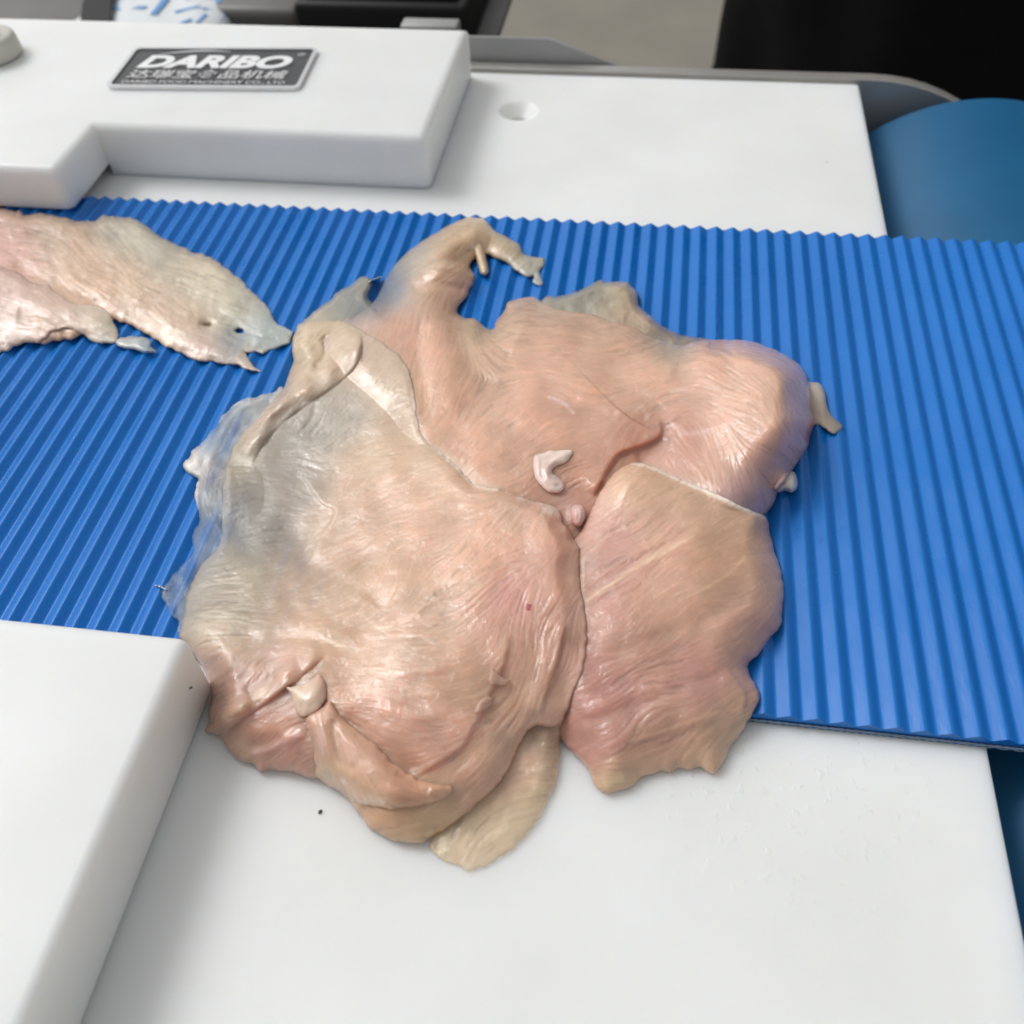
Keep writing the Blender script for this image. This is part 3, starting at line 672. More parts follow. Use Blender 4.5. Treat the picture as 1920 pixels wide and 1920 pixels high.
def layer(F, name, outline, heights, colours, parent, w=40, lip=0.8, near=1.9, far=0.45, feats=(), marks=(), opacity=None, dirs=None,
          fib=0.16, lump=0.25, lump_sig=9, rough_edge=1.0, holes=(), matl=None, jag=0.9, relative=False, label=None, under_blur=6, colfib=0.045, crinkle=0.0):
    """One sheet or lump of flesh. outline: picture directions; heights: (px,py,mm above the board) of its upper side.
    feats: relief along lines; marks: colour along lines (fat lines, blood, pale ridges, shade painted into creases)."""
    P = spline(outline)
    if jag:
        k = len(P); nz = F.rng.standard_normal(k); nz = np.convolve(np.r_[nz, nz, nz], [0.2, 0.5, 1, 0.5, 0.2], 'same')[k:2 * k]
        tn = np.roll(P, -1, 0) - np.roll(P, 1, 0); tn /= np.linalg.norm(tn, axis=1)[:, None] + 1e-9
        P = P + np.stack([-tn[:, 1], tn[:, 0]], 1) * nz[:, None] * jag
    i0 = max(0, int((P[:, 0].min() - F.x0) / S) - 3); i1 = min(F.nx, int((P[:, 0].max() - F.x0) / S) + 4)
    j0 = max(0, int((P[:, 1].min() - F.y0) / S) - 3); j1 = min(F.ny, int((P[:, 1].max() - F.y0) / S) + 4)
    sl = (slice(j0, j1), slice(i0, i1)); X, Y = F.PX[sl], F.PY[sl]
    D, NX, NY, _, _ = seg_dist(X, Y, P); ins = inside(X, Y, P); sd = np.where(ins, D, -D)
    for h in holes:
        Hh = spline(h, step=3); d2, nx2, ny2, _, _ = seg_dist(X, Y, Hh); in2 = inside(X, Y, Hh); s2 = np.where(in2, -d2, d2)
        u = s2 < sd; NX = np.where(u, nx2, NX); NY = np.where(u, ny2, NY); sd = np.minimum(sd, s2)
    gy = np.gradient(gauss(np.clip(sd, -40, 400), 5), axis=0) / S         # >0: far edge, <0: near edge
    ww = w * np.where(gy < 0, 1 + (near - 1) * np.clip(-gy, 0, 1), 1 + (far - 1) * np.clip(gy, 0, 1)); ww = gauss(ww, 6)
    sds = gauss(np.maximum(sd, -6), 4.5); sds = sd + (sds - sd) * smooth(sd / 16.0)     # round off the ridges of the distance field
    t = np.clip(sds / ww, 0, 1); prf = np.sqrt(np.maximum(1 - (1 - t) ** 2, 0)) * 0.75 + 0.25 * smooth(t)
    Zu = F.Z[sl]; Zb = np.maximum(gauss(Zu, under_blur), Zu - 0.3)
    Tt = gauss(rbf(X, Y, heights, 55.0, 1.5)[..., 0], 9)
    rise = Tt if relative else np.maximum(Tt - Zb, 0.0)
    z = Zb + lip * smooth(sd / 5.0 + 0.35) + rise * prf
    fade = smooth(sd / 14.0)
    for f in feats:
        kind, pts, amp, wd = f[:4]; amp, wd = (amp * 0.6, wd) if kind == 'cliff' else (amp, wd) if kind == 'roll' else (amp * 0.36, wd * 1.4) if kind != 'blob' else (amp, wd); L_ = spline(pts, False) if kind != 'blob' else None
        if kind == 'blob':
            z = z + amp * np.exp(-(((X - pts[0]) / wd) ** 2 + ((Y - pts[1]) / (f[4] if len(f) > 4 else wd)) ** 2)); continue
        d, _, _, side, tt = seg_dist(X, Y, L_, False)
        taper = smooth(tt / 0.15) * smooth((1 - tt) / 0.15) if not (len(f) > 5 and f[5]) else 1.0
        if kind == 'groove': z = z - amp * np.exp(-(d / wd) ** 2) * taper * fade
        elif kind == 'ridge': z = z + amp * np.exp(-(d / wd) ** 2) * taper * fade
        elif kind == 'roll':        # a rounded fold: undercut on the side f[4], running out on the other
            u = np.where(side * f[4] > 0, d / wd, d / (wd * 1.5)); tp = smooth(tt / 0.2) * smooth((1 - tt) / 0.2)
            amp = amp * np.clip(0.8 + 0.3 * gauss(F.rng.standard_normal(X.shape), 6, True), 0.3, 1.3)
            z = z + amp * np.where(side * f[4] > 0, np.sqrt(np.maximum(1 - u * u, 0)), np.exp(-(1.4 * u) ** 2)) * tp * fade
        elif kind == 'cliff':       # raised on the side given by f[4], falling off away from the line
            s = np.tanh(np.where(side * f[4] > 0, d, -d) / 3.0) * 0.5 + 0.5
            z = z + amp * s * np.exp(-d / wd) * taper * fade
    if dirs is None: dirs = [(X.mean(), Y.mean(), 30)]
    dv = np.array([(a, b, math.cos(math.radians(2 * c)), math.sin(math.radians(2 * c))) for a, b, c in dirs])
    v = rbf(X, Y, dv); ang = np.degrees(np.arctan2(v[..., 1], v[..., 0])) / 2 + 14 * gauss(F.rng.standard_normal(X.shape), 14, True)
    f1 = lic(F, ang, 6, 0.5); f2 = lic(F, ang, 10, 0.8); f3 = lic(F, ang, 16, 1.6); wv = gauss(F.rng.standard_normal(X.shape), 24, True); lm = gauss(F.rng.standard_normal(X.shape), lump_sig, True)
    gate = smooth(0.5 + 0.5 * gauss(F.rng.standard_normal(X.shape), 16, True))
    crease = np.minimum(f2 + 1.0, 0) * gate                             # sparse sharp wrinkles
    z = z + fade * (fib * (0.30 * f1 + 0.30 * f2 + 0.10 * f3) * (0.4 + 0.6 * gate) + 0.4 * fib * crease + 0.6 * lump * lm + 1.0 * lump * wv * smooth(sd / 60))
    if crinkle:
        c1 = gauss(F.rng.standard_normal(X.shape), 2.6, True); c2 = gauss(F.rng.standard_normal(X.shape), 5.5, True)
        z = z + crinkle * fade * (0.55 * (1 - np.abs(c1)) + 0.8 * (1 - np.abs(c2)))
    z = np.maximum(z, Zb + 0.12)
    # colour: the swatches hold some painted shading besides the flesh tone
    cv = np.clip(rbf(X, Y, [c[:5] for c in colours], 26, 2.4), 0, 255)
    col = lin(np.stack([gauss(cv[..., q], 6) for q in range(3)], -1))
    patch = smooth(2.2 * gauss(F.rng.standard_normal(X.shape), 3.2, True) + 2.0 * f2 + 0.5)      # mottling with crisp borders
    streak = smooth((-f2 - 0.95) / 0.5) * gate; light = smooth((f1 + 0.4 * f3 - 1.5) / 0.5) * (1 - gate)  # streak: groove shade painted into the wrinkles, together with fibre colour
    lf = 1 + colfib * (0.35 * f1 + 0.15 * f3 + 1.3 * (patch - 0.5) - 2.8 * streak + 2.2 * light) + 0.01 * lm
    col = col * np.stack([lf, lf, lf], -1)
    blot = gauss(F.rng.standard_normal(X.shape), 11, True); col = col * np.stack([1 + 0.008 * blot, 1 - 0.008 * blot, 1 - 0.010 * blot], -1)
    op = np.ones(X.shape) if opacity is None else np.clip(rbf(X, Y, opacity, 22, 2.0)[..., 0] + 0.05 * lm, 0.05, 1)
    for mk in marks:
        pts, c, wd, st = mk[:4]
        if len(pts) == 1: d = np.hypot(X - pts[0][0], (Y - pts[0][1]) * (mk[4] if len(mk) > 4 else 1)); tp = 1
        else:
            d, _, _, _, tt = seg_dist(X, Y, spline(pts, False), False); tp = smooth(tt / 0.08) * smooth((1 - tt) / 0.08)
        k = (st * tp * np.exp(-(d / wd) ** 2) * np.clip(1 + 0.25 * f1, 0.3, 1.4))[..., None]; k = np.clip(k, 0, 1); col = col * (1 - k) + lin(c) * k
        op = np.maximum(op, k[..., 0])
    col = np.clip(col * ALB, 0.003, 0.93)
    # mesh: grid nodes inside, rim nodes moved onto the outline
    use = sd > -0.72 * S
    rim = use & (np.abs(sd) < 0.72 * S)
    qx = np.where(rim, NX, X); qy = np.where(rim, NY, Y)
    quad = use[:-1, :-1] & use[1:, :-1] & use[:-1, 1:] & use[1:, 1:]
    idx = np.full(X.shape, -1, int)
    touched = np.zeros(X.shape, bool)
    for a, b in ((slice(None, -1), slice(None, -1)), (slice(1, None), slice(None, -1)), (slice(None, -1), slice(1, None)), (slice(1, None), slice(1, None))): touched[a, b] |= quad
    n = int(touched.sum()); idx[touched] = np.arange(n)
    zt = z[touched]; zb = np.minimum(Zb[touched] - 0.05, zt - 0.35); zb = np.maximum(zb, 0.08)
    zt = np.maximum(zt, zb + 0.2)
    tx, ty, _ = ray_ground(qx[touched], qy[touched], zt); bx_, by_, _ = ray_ground(qx[touched], qy[touched], zb)
    co = np.concatenate([np.stack([tx, ty, zt], 1), np.stack([bx_, by_, zb], 1)]) * MM
    q = np.stack([idx[:-1, :-1][quad], idx[1:, :-1][quad], idx[1:, 1:][quad], idx[:-1, 1:][quad]], 1)
    e = np.concatenate([q[:, [0, 1]], q[:, [1, 2]], q[:, [2, 3]], q[:, [3, 0]]])
    key = np.sort(e, 1); kk = key[:, 0].astype(np.int64) * (n + 1) + key[:, 1]
    _, first, cnt = np.unique(kk, return_index=True, return_counts=True); be = e[first[cnt == 1]]
    skirt = np.stack([be[:, 1], be[:, 0], be[:, 0] + n, be[:, 1] + n], 1)
    faces = np.concatenate([q, q[:, ::-1] + n, skirt])
    me = bpy.data.meshes.new(name)
    me.vertices.add(2 * n); me.vertices.foreach_set('co', co.ravel())
    me.loops.add(4 * len(faces)); me.loops.foreach_set('vertex_index', faces.ravel().astype(np.int32))
    me.polygons.add(len(faces)); me.polygons.foreach_set('loop_start', (4 * np.arange(len(faces))).astype(np.int32))
    me.polygons.foreach_set('use_smooth', np.ones(len(faces), bool))
    me.update(calc_edges=True); me.validate()
    ca = me.attributes.new('Col', 'FLOAT_COLOR', 'POINT')
    rgba = np.concatenate([col[touched], np.ones((n, 1))], 1); ca.data.foreach_set('color', np.concatenate([rgba, rgba]).ravel().astype(np.float32))
    oa_ = me.attributes.new('opacity', 'FLOAT', 'POINT'); ov = op[touched]; oa_.data.foreach_set('value', np.concatenate([ov, ov]).astype(np.float32))
    fa = me.attributes.new('fibre', 'FLOAT', 'POINT'); fv = np.clip(0.5 + 0.22 * f2 + 0.2 * lm, 0, 1)[touched]; fa.data.foreach_set('value', np.concatenate([fv, fv]).astype(np.float32))
    bo_ = me.attributes.new('body', 'FLOAT', 'POINT'); bv_ = smooth((zt - zb - 1.0) / 8.0); bo_.data.foreach_set('value', np.concatenate([bv_, bv_]).astype(np.float32))
    me.materials.append(matl or M_meat)
    o = bpy.data.objects.new(name, me); link(o)
    if parent is not None: put(o, parent)
    if label: o['label'] = label
    F.Z[sl] = np.where(ins & (sd > 0), np.maximum(z, Zu), Zu)
    return o
def band(pts, rad):
    """outline of a strand that follows pts with half-widths rad (source pixels)"""
    C = spline(pts, False, 5); R = np.interp(np.linspace(0, 1, len(C)), np.linspace(0, 1, len(rad)), rad)
    tn = np.gradient(C, axis=0); tn /= np.linalg.norm(tn, axis=1)[:, None] + 1e-9; nn = np.stack([-tn[:, 1], tn[:, 0]], 1)
    a = C + nn * R[:, None]; b = C - nn * R[:, None]
    tip1 = C[-1] + tn[-1] * R[-1] * 0.8; tip0 = C[0] - tn[0] * R[0] * 0.8
    out = np.concatenate([[tip0], a, [tip1], b[::-1]]); 
    keep = [0]
    for i in range(1, len(out)):
        if np.hypot(*(out[i] - out[keep[-1]])) > min(3.5, max(1.2, R.min())): keep.append(i)
    return [tuple(out[i]) for i in keep]

F1 = Field(240, 1640, 380, 1690, 11)
meat = thing('chicken_fillet', 'large spread raw chicken fillet lying half on the blue belt, half on the white board', 'chicken', (0, 170, 0))

# thin skin behind the top edge
layer(F1, 'skin_flap', [(1015, 562), (1050, 555), (1097, 540), (1127, 526), (1133, 529), (1163, 527), (1180, 532), (1193, 550), (1200, 573), (1220, 593), (1240, 610), (1267, 623), (1300, 632), (1330, 640), (1330, 690), (1200, 670), (1020, 630)],
      [(1100, 560, 7), (1170, 550, 8), (1250, 640, 8), (1050, 600, 8)], [(1100, 555, 168, 164, 146), (1170, 550, 182, 168, 140), (1190, 590, 190, 168, 142), (1260, 630, 170, 158, 142)],
      meat, w=22, lip=1.0, opacity=[(1100, 545, 0.82), (1170, 560, 0.95), (1290, 632, 0.75), (1100, 620, 1)], fib=0.1, lump=0.3, lump_sig=6, crinkle=0.15, dirs=[(1100, 560, 10), (1250, 620, -35)])
# grey translucent lobe on the left of the arm
layer(F1, 'membrane_lobe', [(560, 625), (572, 599), (606, 571), (637, 546), (669, 524), (681, 517), (694, 524), (697, 538), (692, 556), (700, 575), (720, 600), (720, 660), (600, 680), (555, 650)],
      [(600, 590, 6), (650, 560, 7), (690, 530, 6), (640, 640, 7)], [(600, 590, 182, 172, 150), (650, 570, 158, 160, 152), (685, 530, 168, 168, 156), (680, 590, 140, 146, 144)],
      meat, w=16, lip=0.9, opacity=[(570, 620, 1), (650, 560, 0.86), (690, 525, 0.82), (690, 580, 0.7)], fib=0.08, lump=0.2, dirs=[(640, 570, 35)])
layer(F1, 'sinew_thread', band([(692, 528), (703, 523), (716, 519)], [1.6, 1.2, 1.2]), [(700, 525, 6.5)], [(700, 525, 225, 222, 215)], meat, w=3, lip=2.6, jag=0, fib=0, lump=0)
# tongue sticking out at the right
layer(F1, 'skin_tongue', [(1500, 726), (1535, 718), (1545, 735), (1550, 760), (1556, 775), (1570, 790), (1578, 800), (1572, 812), (1560, 813), (1545, 800), (1530, 795), (1500, 797)],
      [(1520, 760, 6), (1545, 760, 4.8), (1570, 805, 4.2)], [(1530, 730, 205, 198, 185), (1540, 770, 170, 155, 140), (1565, 800, 165, 158, 142)], meat, w=11, lip=0.35,
      opacity=[(1530, 730, 0.85), (1545, 770, 0.85), (1572, 805, 0.7)], fib=0.06, dirs=[(1540, 760, -60)])
layer(F1, 'fat_lump', [(1450, 915), (1463, 893), (1471, 885), (1480, 882), (1490, 886), (1495, 900), (1494, 914), (1485, 923), (1472, 921), (1458, 925)],
      [(1480, 900, 11), (1460, 905, 11)], [(1482, 900, 226, 220, 206), (1460, 910, 205, 180, 170)], meat, w=17, lip=0.8, fib=0.03, lump=0.1, jag=0.3, matl=M_fat, near=1.4)

# upper fillet with the arm that reaches back
B_out = [(640, 600), (668, 592), (700, 566), (712, 546), (725, 518), (741, 496), (766, 471), (800, 446), (838, 424), (869, 410), (891, 407), (906, 410), (919, 421), (928, 433),
         (953, 446), (975, 460), (981, 474), (994, 480), (1016, 483), (1022, 489), (1020, 500), (1012, 508), (1016, 521), (1020, 530), (1016, 537), (1006, 535), (998, 527), (1003, 518),
         (988, 519), (972, 511), (959, 499), (944, 489), (928, 485), (916, 477), (900, 480), (888, 489), (881, 499), (889, 514), (888, 530), (880, 543), (877, 555), (863, 571), (856, 583),
         (860, 590), (875, 596), (888, 596), (903, 608), (916, 616), (925, 616), (931, 602), (947, 580), (950, 568), (969, 560), (994, 557), (1009, 560), (1022, 570), (1047, 580),
         (1080, 585), (1110, 590), (1140, 600), (1187, 613), (1227, 633), (1273, 648), (1300, 641), (1327, 637), (1353, 636), (1393, 638), (1433, 648), (1467, 663), (1493, 680), (1510, 700), (1518, 727),
         (1519, 763), (1526, 787), (1525, 800), (1518, 820), (1513, 840), (1500, 860), (1488, 880), (1475, 897), (1460, 920), (1453, 940), (1442, 957), (1432, 966),
         (1400, 1000), (1300, 1010), (1200, 990), (1130, 1030), (1050, 1040), (900, 1000), (760, 900), (700, 800), (620, 720), (600, 640)]
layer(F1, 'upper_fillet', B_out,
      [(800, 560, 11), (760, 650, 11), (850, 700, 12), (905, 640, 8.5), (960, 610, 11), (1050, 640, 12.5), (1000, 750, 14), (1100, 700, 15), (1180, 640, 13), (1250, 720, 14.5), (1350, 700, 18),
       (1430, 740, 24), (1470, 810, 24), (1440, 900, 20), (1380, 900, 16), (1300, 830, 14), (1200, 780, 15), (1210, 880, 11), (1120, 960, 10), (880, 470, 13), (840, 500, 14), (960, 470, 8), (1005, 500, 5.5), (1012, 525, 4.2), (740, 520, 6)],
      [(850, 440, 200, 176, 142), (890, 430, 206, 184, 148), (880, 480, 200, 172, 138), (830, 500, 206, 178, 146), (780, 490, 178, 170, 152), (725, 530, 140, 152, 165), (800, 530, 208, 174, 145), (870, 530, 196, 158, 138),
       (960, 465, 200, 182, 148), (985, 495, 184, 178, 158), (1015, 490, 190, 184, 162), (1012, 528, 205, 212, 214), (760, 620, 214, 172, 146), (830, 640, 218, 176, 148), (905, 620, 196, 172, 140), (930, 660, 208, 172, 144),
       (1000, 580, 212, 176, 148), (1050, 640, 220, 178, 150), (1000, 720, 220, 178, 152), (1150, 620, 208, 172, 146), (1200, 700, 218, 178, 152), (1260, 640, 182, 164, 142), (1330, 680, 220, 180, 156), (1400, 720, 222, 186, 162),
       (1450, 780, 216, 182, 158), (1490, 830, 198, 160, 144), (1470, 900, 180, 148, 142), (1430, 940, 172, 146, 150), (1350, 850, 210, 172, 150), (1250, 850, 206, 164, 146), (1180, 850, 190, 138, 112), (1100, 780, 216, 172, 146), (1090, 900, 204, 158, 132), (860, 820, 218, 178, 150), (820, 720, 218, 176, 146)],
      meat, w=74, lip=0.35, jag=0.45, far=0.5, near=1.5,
      feats=[('cliff', [(1236, 780), (1240, 803), (1236, 818), (1213, 831), (1187, 840), (1160, 851), (1141, 877), (1127, 903), (1110, 935)], 2.8, 60, -1),
             ('groove', [(1250, 790), (1245, 815), (1225, 845), (1190, 862)], 1.6, 16), ('groove', [(1060, 660), (1120, 690), (1200, 740), (1240, 780), (1250, 815)], 0.9, 13),
             ('ridge', [(1080, 740), (1120, 755), (1160, 772), (1210, 785)], 0.9, 9),
             ('groove', [(860, 600), (872, 650), (895, 700), (930, 730)], 1.6, 14), ('groove', [(905, 618), (920, 650), (960, 665)], 1.3, 14),
             ('groove', [(790, 600), (785, 660), (795, 740), (800, 800)], 1.3, 11), ('ridge', [(830, 560), (815, 620), (840, 700), (850, 780)], 1.2, 18),
             ('groove', [(770, 545), (810, 530), (850, 538), (880, 540)], 1.3, 6), ('ridge', [(790, 510), (830, 502), (870, 505), (890, 515)], 1.3, 7), ('groove', [(800, 490), (840, 485), (880, 497)], 0.9, 5),
             ('ridge', [(870, 425), (885, 450), (885, 470)], 0.9, 7), ('groove', [(925, 445), (915, 465), (912, 478)], 1.0, 6), ('ridge', [(940, 455), (965, 478), (1000, 495)], 0.6, 8),
             ('cliff', [(950, 600), (1000, 612), (1060, 612), (1130, 625)], 0.8, 30, -1), ('ridge', [(1300, 690), (1350, 740), (1370, 800), (1375, 870)], 0.9, 22),
             ('groove', [(1260, 690), (1320, 730), (1340, 800)], 0.9, 20), ('groove', [(1275, 655), (1330, 670), (1380, 660)], 0.7, 12), ('blob', (1085, 962), 1.0, 18)],
      marks=[([(1025, 743), (1055, 755), (1078, 777)], (232, 205, 195), 3.5, 0.7), ([(1150, 775), (1200, 762), (1215, 790)], (228, 196, 180), 5, 0.4), ([(1270, 815), (1300, 812), (1330, 808)], (226, 196, 188), 5, 0.5),
             ([(1360, 790), (1372, 820), (1378, 860)], (232, 204, 186), 4, 0.6), ([(1230, 632), (1270, 645), (1300, 641)], (206, 202, 196), 6, 0.5), ([(1255, 735), (1290, 728)], (232, 208, 194), 4, 0.5),
             ([(1524, 782), (1521, 800), (1512, 830)], (196, 96, 74), 5.5, 0.95), ([(1000, 935), (1015, 905)], (214, 160, 140), 12, 0.5), ([(800, 497), (840, 500), (862, 507)], (228, 204, 172), 5, 0.5),
             ([(884, 428), (888, 450), (886, 470)], (228, 212, 180), 5, 0.6), ([(1090, 960)], (204, 152, 142), 28, 0.7), ([(1028, 900), (1046, 925), (1058, 955)], (224, 184, 172), 18, 0.65), ([(1240, 810), (1210, 845), (1180, 858)], (190, 132, 106), 9, 0.5), ([(1130, 900), (1115, 930)], (176, 112, 70), 5, 0.7)],  # last two marks paint shade into the crease under the fold
      opacity=[(725, 525, 0.5), (715, 550, 0.45), (740, 500, 0.7), (780, 480, 0.95), (850, 470, 1), (980, 500, 0.85), (1015, 495, 0.8), (1015, 530, 0.7), (900, 480, 1), (800, 540, 1), (770, 580, 1), (900, 700, 1), (1200, 700, 1), (1400, 800, 1), (700, 640, 1)],
      dirs=[(800, 480, 50), (830, 600, 75), (830, 700, 62), (850, 800, 48), (950, 800, 30), (900, 650, -50), (1000, 620, 10), (1100, 700, -25), (1150, 800, 25), (1250, 700, 20), (1400, 700, -25), (1450, 800, -60), (1350, 850, -75), (1000, 880, 40)], fib=0.09)
layer(F1, 'hanging_strand', band([(893, 452), (900, 474), (905, 494), (909, 511)], [5, 9, 9.5, 8.5]), [(893, 452, 8), (900, 474, 9), (907, 497, 8.5), (909, 513, 6.5)], [(895, 450, 212, 190, 154), (908, 510, 208, 188, 154)], meat, w=13, lip=0.15, jag=0.3, near=1.0, far=0.8, fib=0.04, lump=0.05)

# right front fillet
C_out = [(1170, 874), (1195, 867), (1227, 876), (1263, 893), (1298, 909), (1334, 922), (1369, 939), (1404, 955), (1432, 966), (1440, 976), (1443, 997), (1451, 1029), (1463, 1064), (1469, 1103), (1468, 1139), (1463, 1174),
         (1443, 1199), (1422, 1227), (1403, 1245), (1405, 1263), (1419, 1288), (1423, 1307), (1415, 1330), (1401, 1355), (1387, 1380), (1366, 1402), (1362, 1422), (1350, 1440), (1340, 1451), (1326, 1447), (1312, 1438), (1291, 1443), (1272, 1440), (1256, 1450), (1240, 1444), (1227, 1451),
         (1203, 1457), (1185, 1475), (1160, 1482), (1139, 1487), (1117, 1473), (1103, 1443), (1082, 1419), (1056, 1392), (1030, 1350), (1030, 1200), (1040, 1080), (1060, 1020), (1082, 1006), (1103, 969), (1121, 932), (1139, 903)]
layer(F1, 'right_fillet', C_out,
      [(1200, 895, 17), (1300, 945, 15.5), (1400, 985, 12.5), (1440, 1100, 11), (1300, 1080, 17), (1150, 1000, 13), (1120, 1100, 13), (1180, 1150, 16), (1350, 1200, 12), (1395, 1310, 8), (1250, 1300, 12), (1130, 1300, 11), (1150, 1400, 9), (1300, 1410, 6), (1150, 1465, 5), (1060, 1380, 7), (1220, 1440, 5)],
      [(1200, 885, 212, 177, 147), (1300, 940, 204, 170, 141), (1400, 1000, 199, 162, 135), (1350, 1050, 200, 162, 134), (1430, 1100, 195, 162, 141), (1250, 1000, 214, 175, 151), (1150, 1030, 204, 164, 149), (1120, 1130, 202, 160, 143), (1250, 1130, 212, 174, 149), (1380, 1180, 199, 162, 141),
       (1440, 1190, 180, 143, 137), (1200, 1220, 199, 158, 138), (1330, 1280, 190, 147, 133), (1390, 1320, 197, 162, 138), (1150, 1300, 190, 143, 129), (1250, 1370, 197, 156, 135), (1120, 1400, 190, 145, 131), (1160, 1462, 207, 177, 144), (1300, 1425, 197, 166, 137), (1360, 1390, 195, 164, 137)],
      meat, w=66, lip=0.4, near=1.5, jag=0.5,
      feats=[('cliff', [(1165, 880), (1195, 869), (1263, 896), (1334, 925), (1404, 958), (1438, 976)], 0.7, 16, -1, True), ('groove', [(1095, 1120), (1180, 1060), (1260, 1015), (1310, 985)], 0.8, 6), ('ridge', [(1090, 1135), (1180, 1075), (1260, 1030), (1330, 985)], 0.6, 7),
             ('groove', [(1110, 1240), (1220, 1200), (1330, 1160), (1420, 1100)], 0.5, 10), ('groove', [(1090, 1360), (1180, 1330), (1280, 1290), (1390, 1250)], 0.8, 9), ('ridge', [(1085, 1340), (1160, 1310), (1230, 1290)], 0.7, 10),
             ('groove', [(1120, 1430), (1200, 1400), (1300, 1370), (1390, 1340)], 0.5, 8), ('cliff', [(1360, 1250), (1385, 1280), (1400, 1310), (1385, 1350)], 0.8, 16, -1)],
      marks=[([(1178, 872), (1195, 869), (1230, 879), (1265, 895), (1300, 911), (1336, 925), (1370, 942), (1404, 957), (1430, 968), (1440, 985)], (250, 234, 216), 4.6, 1.0), ([(1095, 1130), (1180, 1072), (1260, 1027), (1300, 1005)], (232, 202, 172), 4.5, 0.55), ([(1105, 1035), (1140, 1005), (1175, 985)], (232, 200, 176), 3, 0.5),
             ([(1180, 1390), (1260, 1365), (1360, 1330)], (226, 192, 160), 4, 0.45), ([(1090, 1360), (1150, 1340), (1210, 1310)], (224, 186, 168), 6, 0.4), ([(1270, 1130), (1360, 1080), (1400, 1040)], (224, 194, 164), 3, 0.5), ([(1253, 1280)], (176, 116, 104), 6, 0.5), ([(1130, 1470), (1170, 1455)], (232, 208, 166), 9, 0.6)],
      dirs=[(1150, 1000, 42), (1300, 1000, 40), (1150, 1150, 35), (1350, 1100, 30), (1150, 1280, 22), (1350, 1250, 28), (1200, 1400, 20), (1350, 1380, 35)], fib=0.085, lump=0.2)

# thin outer sheet at the bottom
layer(F1, 'thin_sheet', [(1020, 1290), (1050, 1310), (1060, 1334), (1053, 1365), (1051, 1400), (1045, 1456), (1029, 1504), (1009, 1536), (981, 1571), (957, 1595), (925, 1615), (890, 1631), (870, 1631), (851, 1619), (827, 1611), (811, 1599), (806, 1578), (830, 1540), (880, 1420), (960, 1320)],
      [(1080, 1200, 13.5), (1060, 1300, 8), (1040, 1400, 3.6), (1000, 1500, 1.8), (900, 1600, 0.9), (900, 1500, 2.6), (830, 1590, 0.9)],
      [(1080, 1200, 204, 162, 140), (1090, 1240, 200, 158, 138), (1070, 1290, 200, 158, 136), (1055, 1340, 202, 164, 140), (1045, 1370, 206, 176, 150), (1030, 1410, 216, 190, 162), (1000, 1500, 236, 212, 176), (930, 1580, 238, 216, 178), (850, 1600, 240, 220, 186), (960, 1450, 212, 180, 154)],
      meat, w=30, lip=0.5, near=1.3, feats=[('ridge', [(960, 1500), (1000, 1490), (1040, 1480)], 0.35, 5), ('ridge', [(950, 1530), (990, 1525), (1015, 1515)], 0.3, 5), ('ridge', [(985, 1450), (1020, 1440), (1045, 1430)], 0.35, 5), ('ridge', [(880, 1590), (930, 1570), (960, 1540)], 0.3, 6), ('ridge', [(830, 1600), (850, 1580), (870, 1550)], 0.4, 6)],
      marks=[([(985, 1450), (1020, 1440), (1045, 1430)], (228, 212, 178), 3.5, 0.5), ([(960, 1500), (1000, 1490), (1036, 1482)], (228, 210, 176), 3, 0.5), ([(1051, 1385), (1046, 1450), (1030, 1502)], (226, 208, 170), 3, 0.6), ([(820, 1600), (845, 1590)], (232, 220, 180), 8, 0.6)],
      opacity=[(1080, 1200, 1), (1040, 1400, 0.66), (1000, 1520, 0.5), (920, 1600, 0.42), (850, 1610, 0.52), (950, 1450, 0.85)], dirs=[(1070, 1250, 75), (1020, 1430, 15), (980, 1520, 30), (880, 1590, 50)], fib=0.06, lump=0.12, crinkle=0.05, jag=1.3)

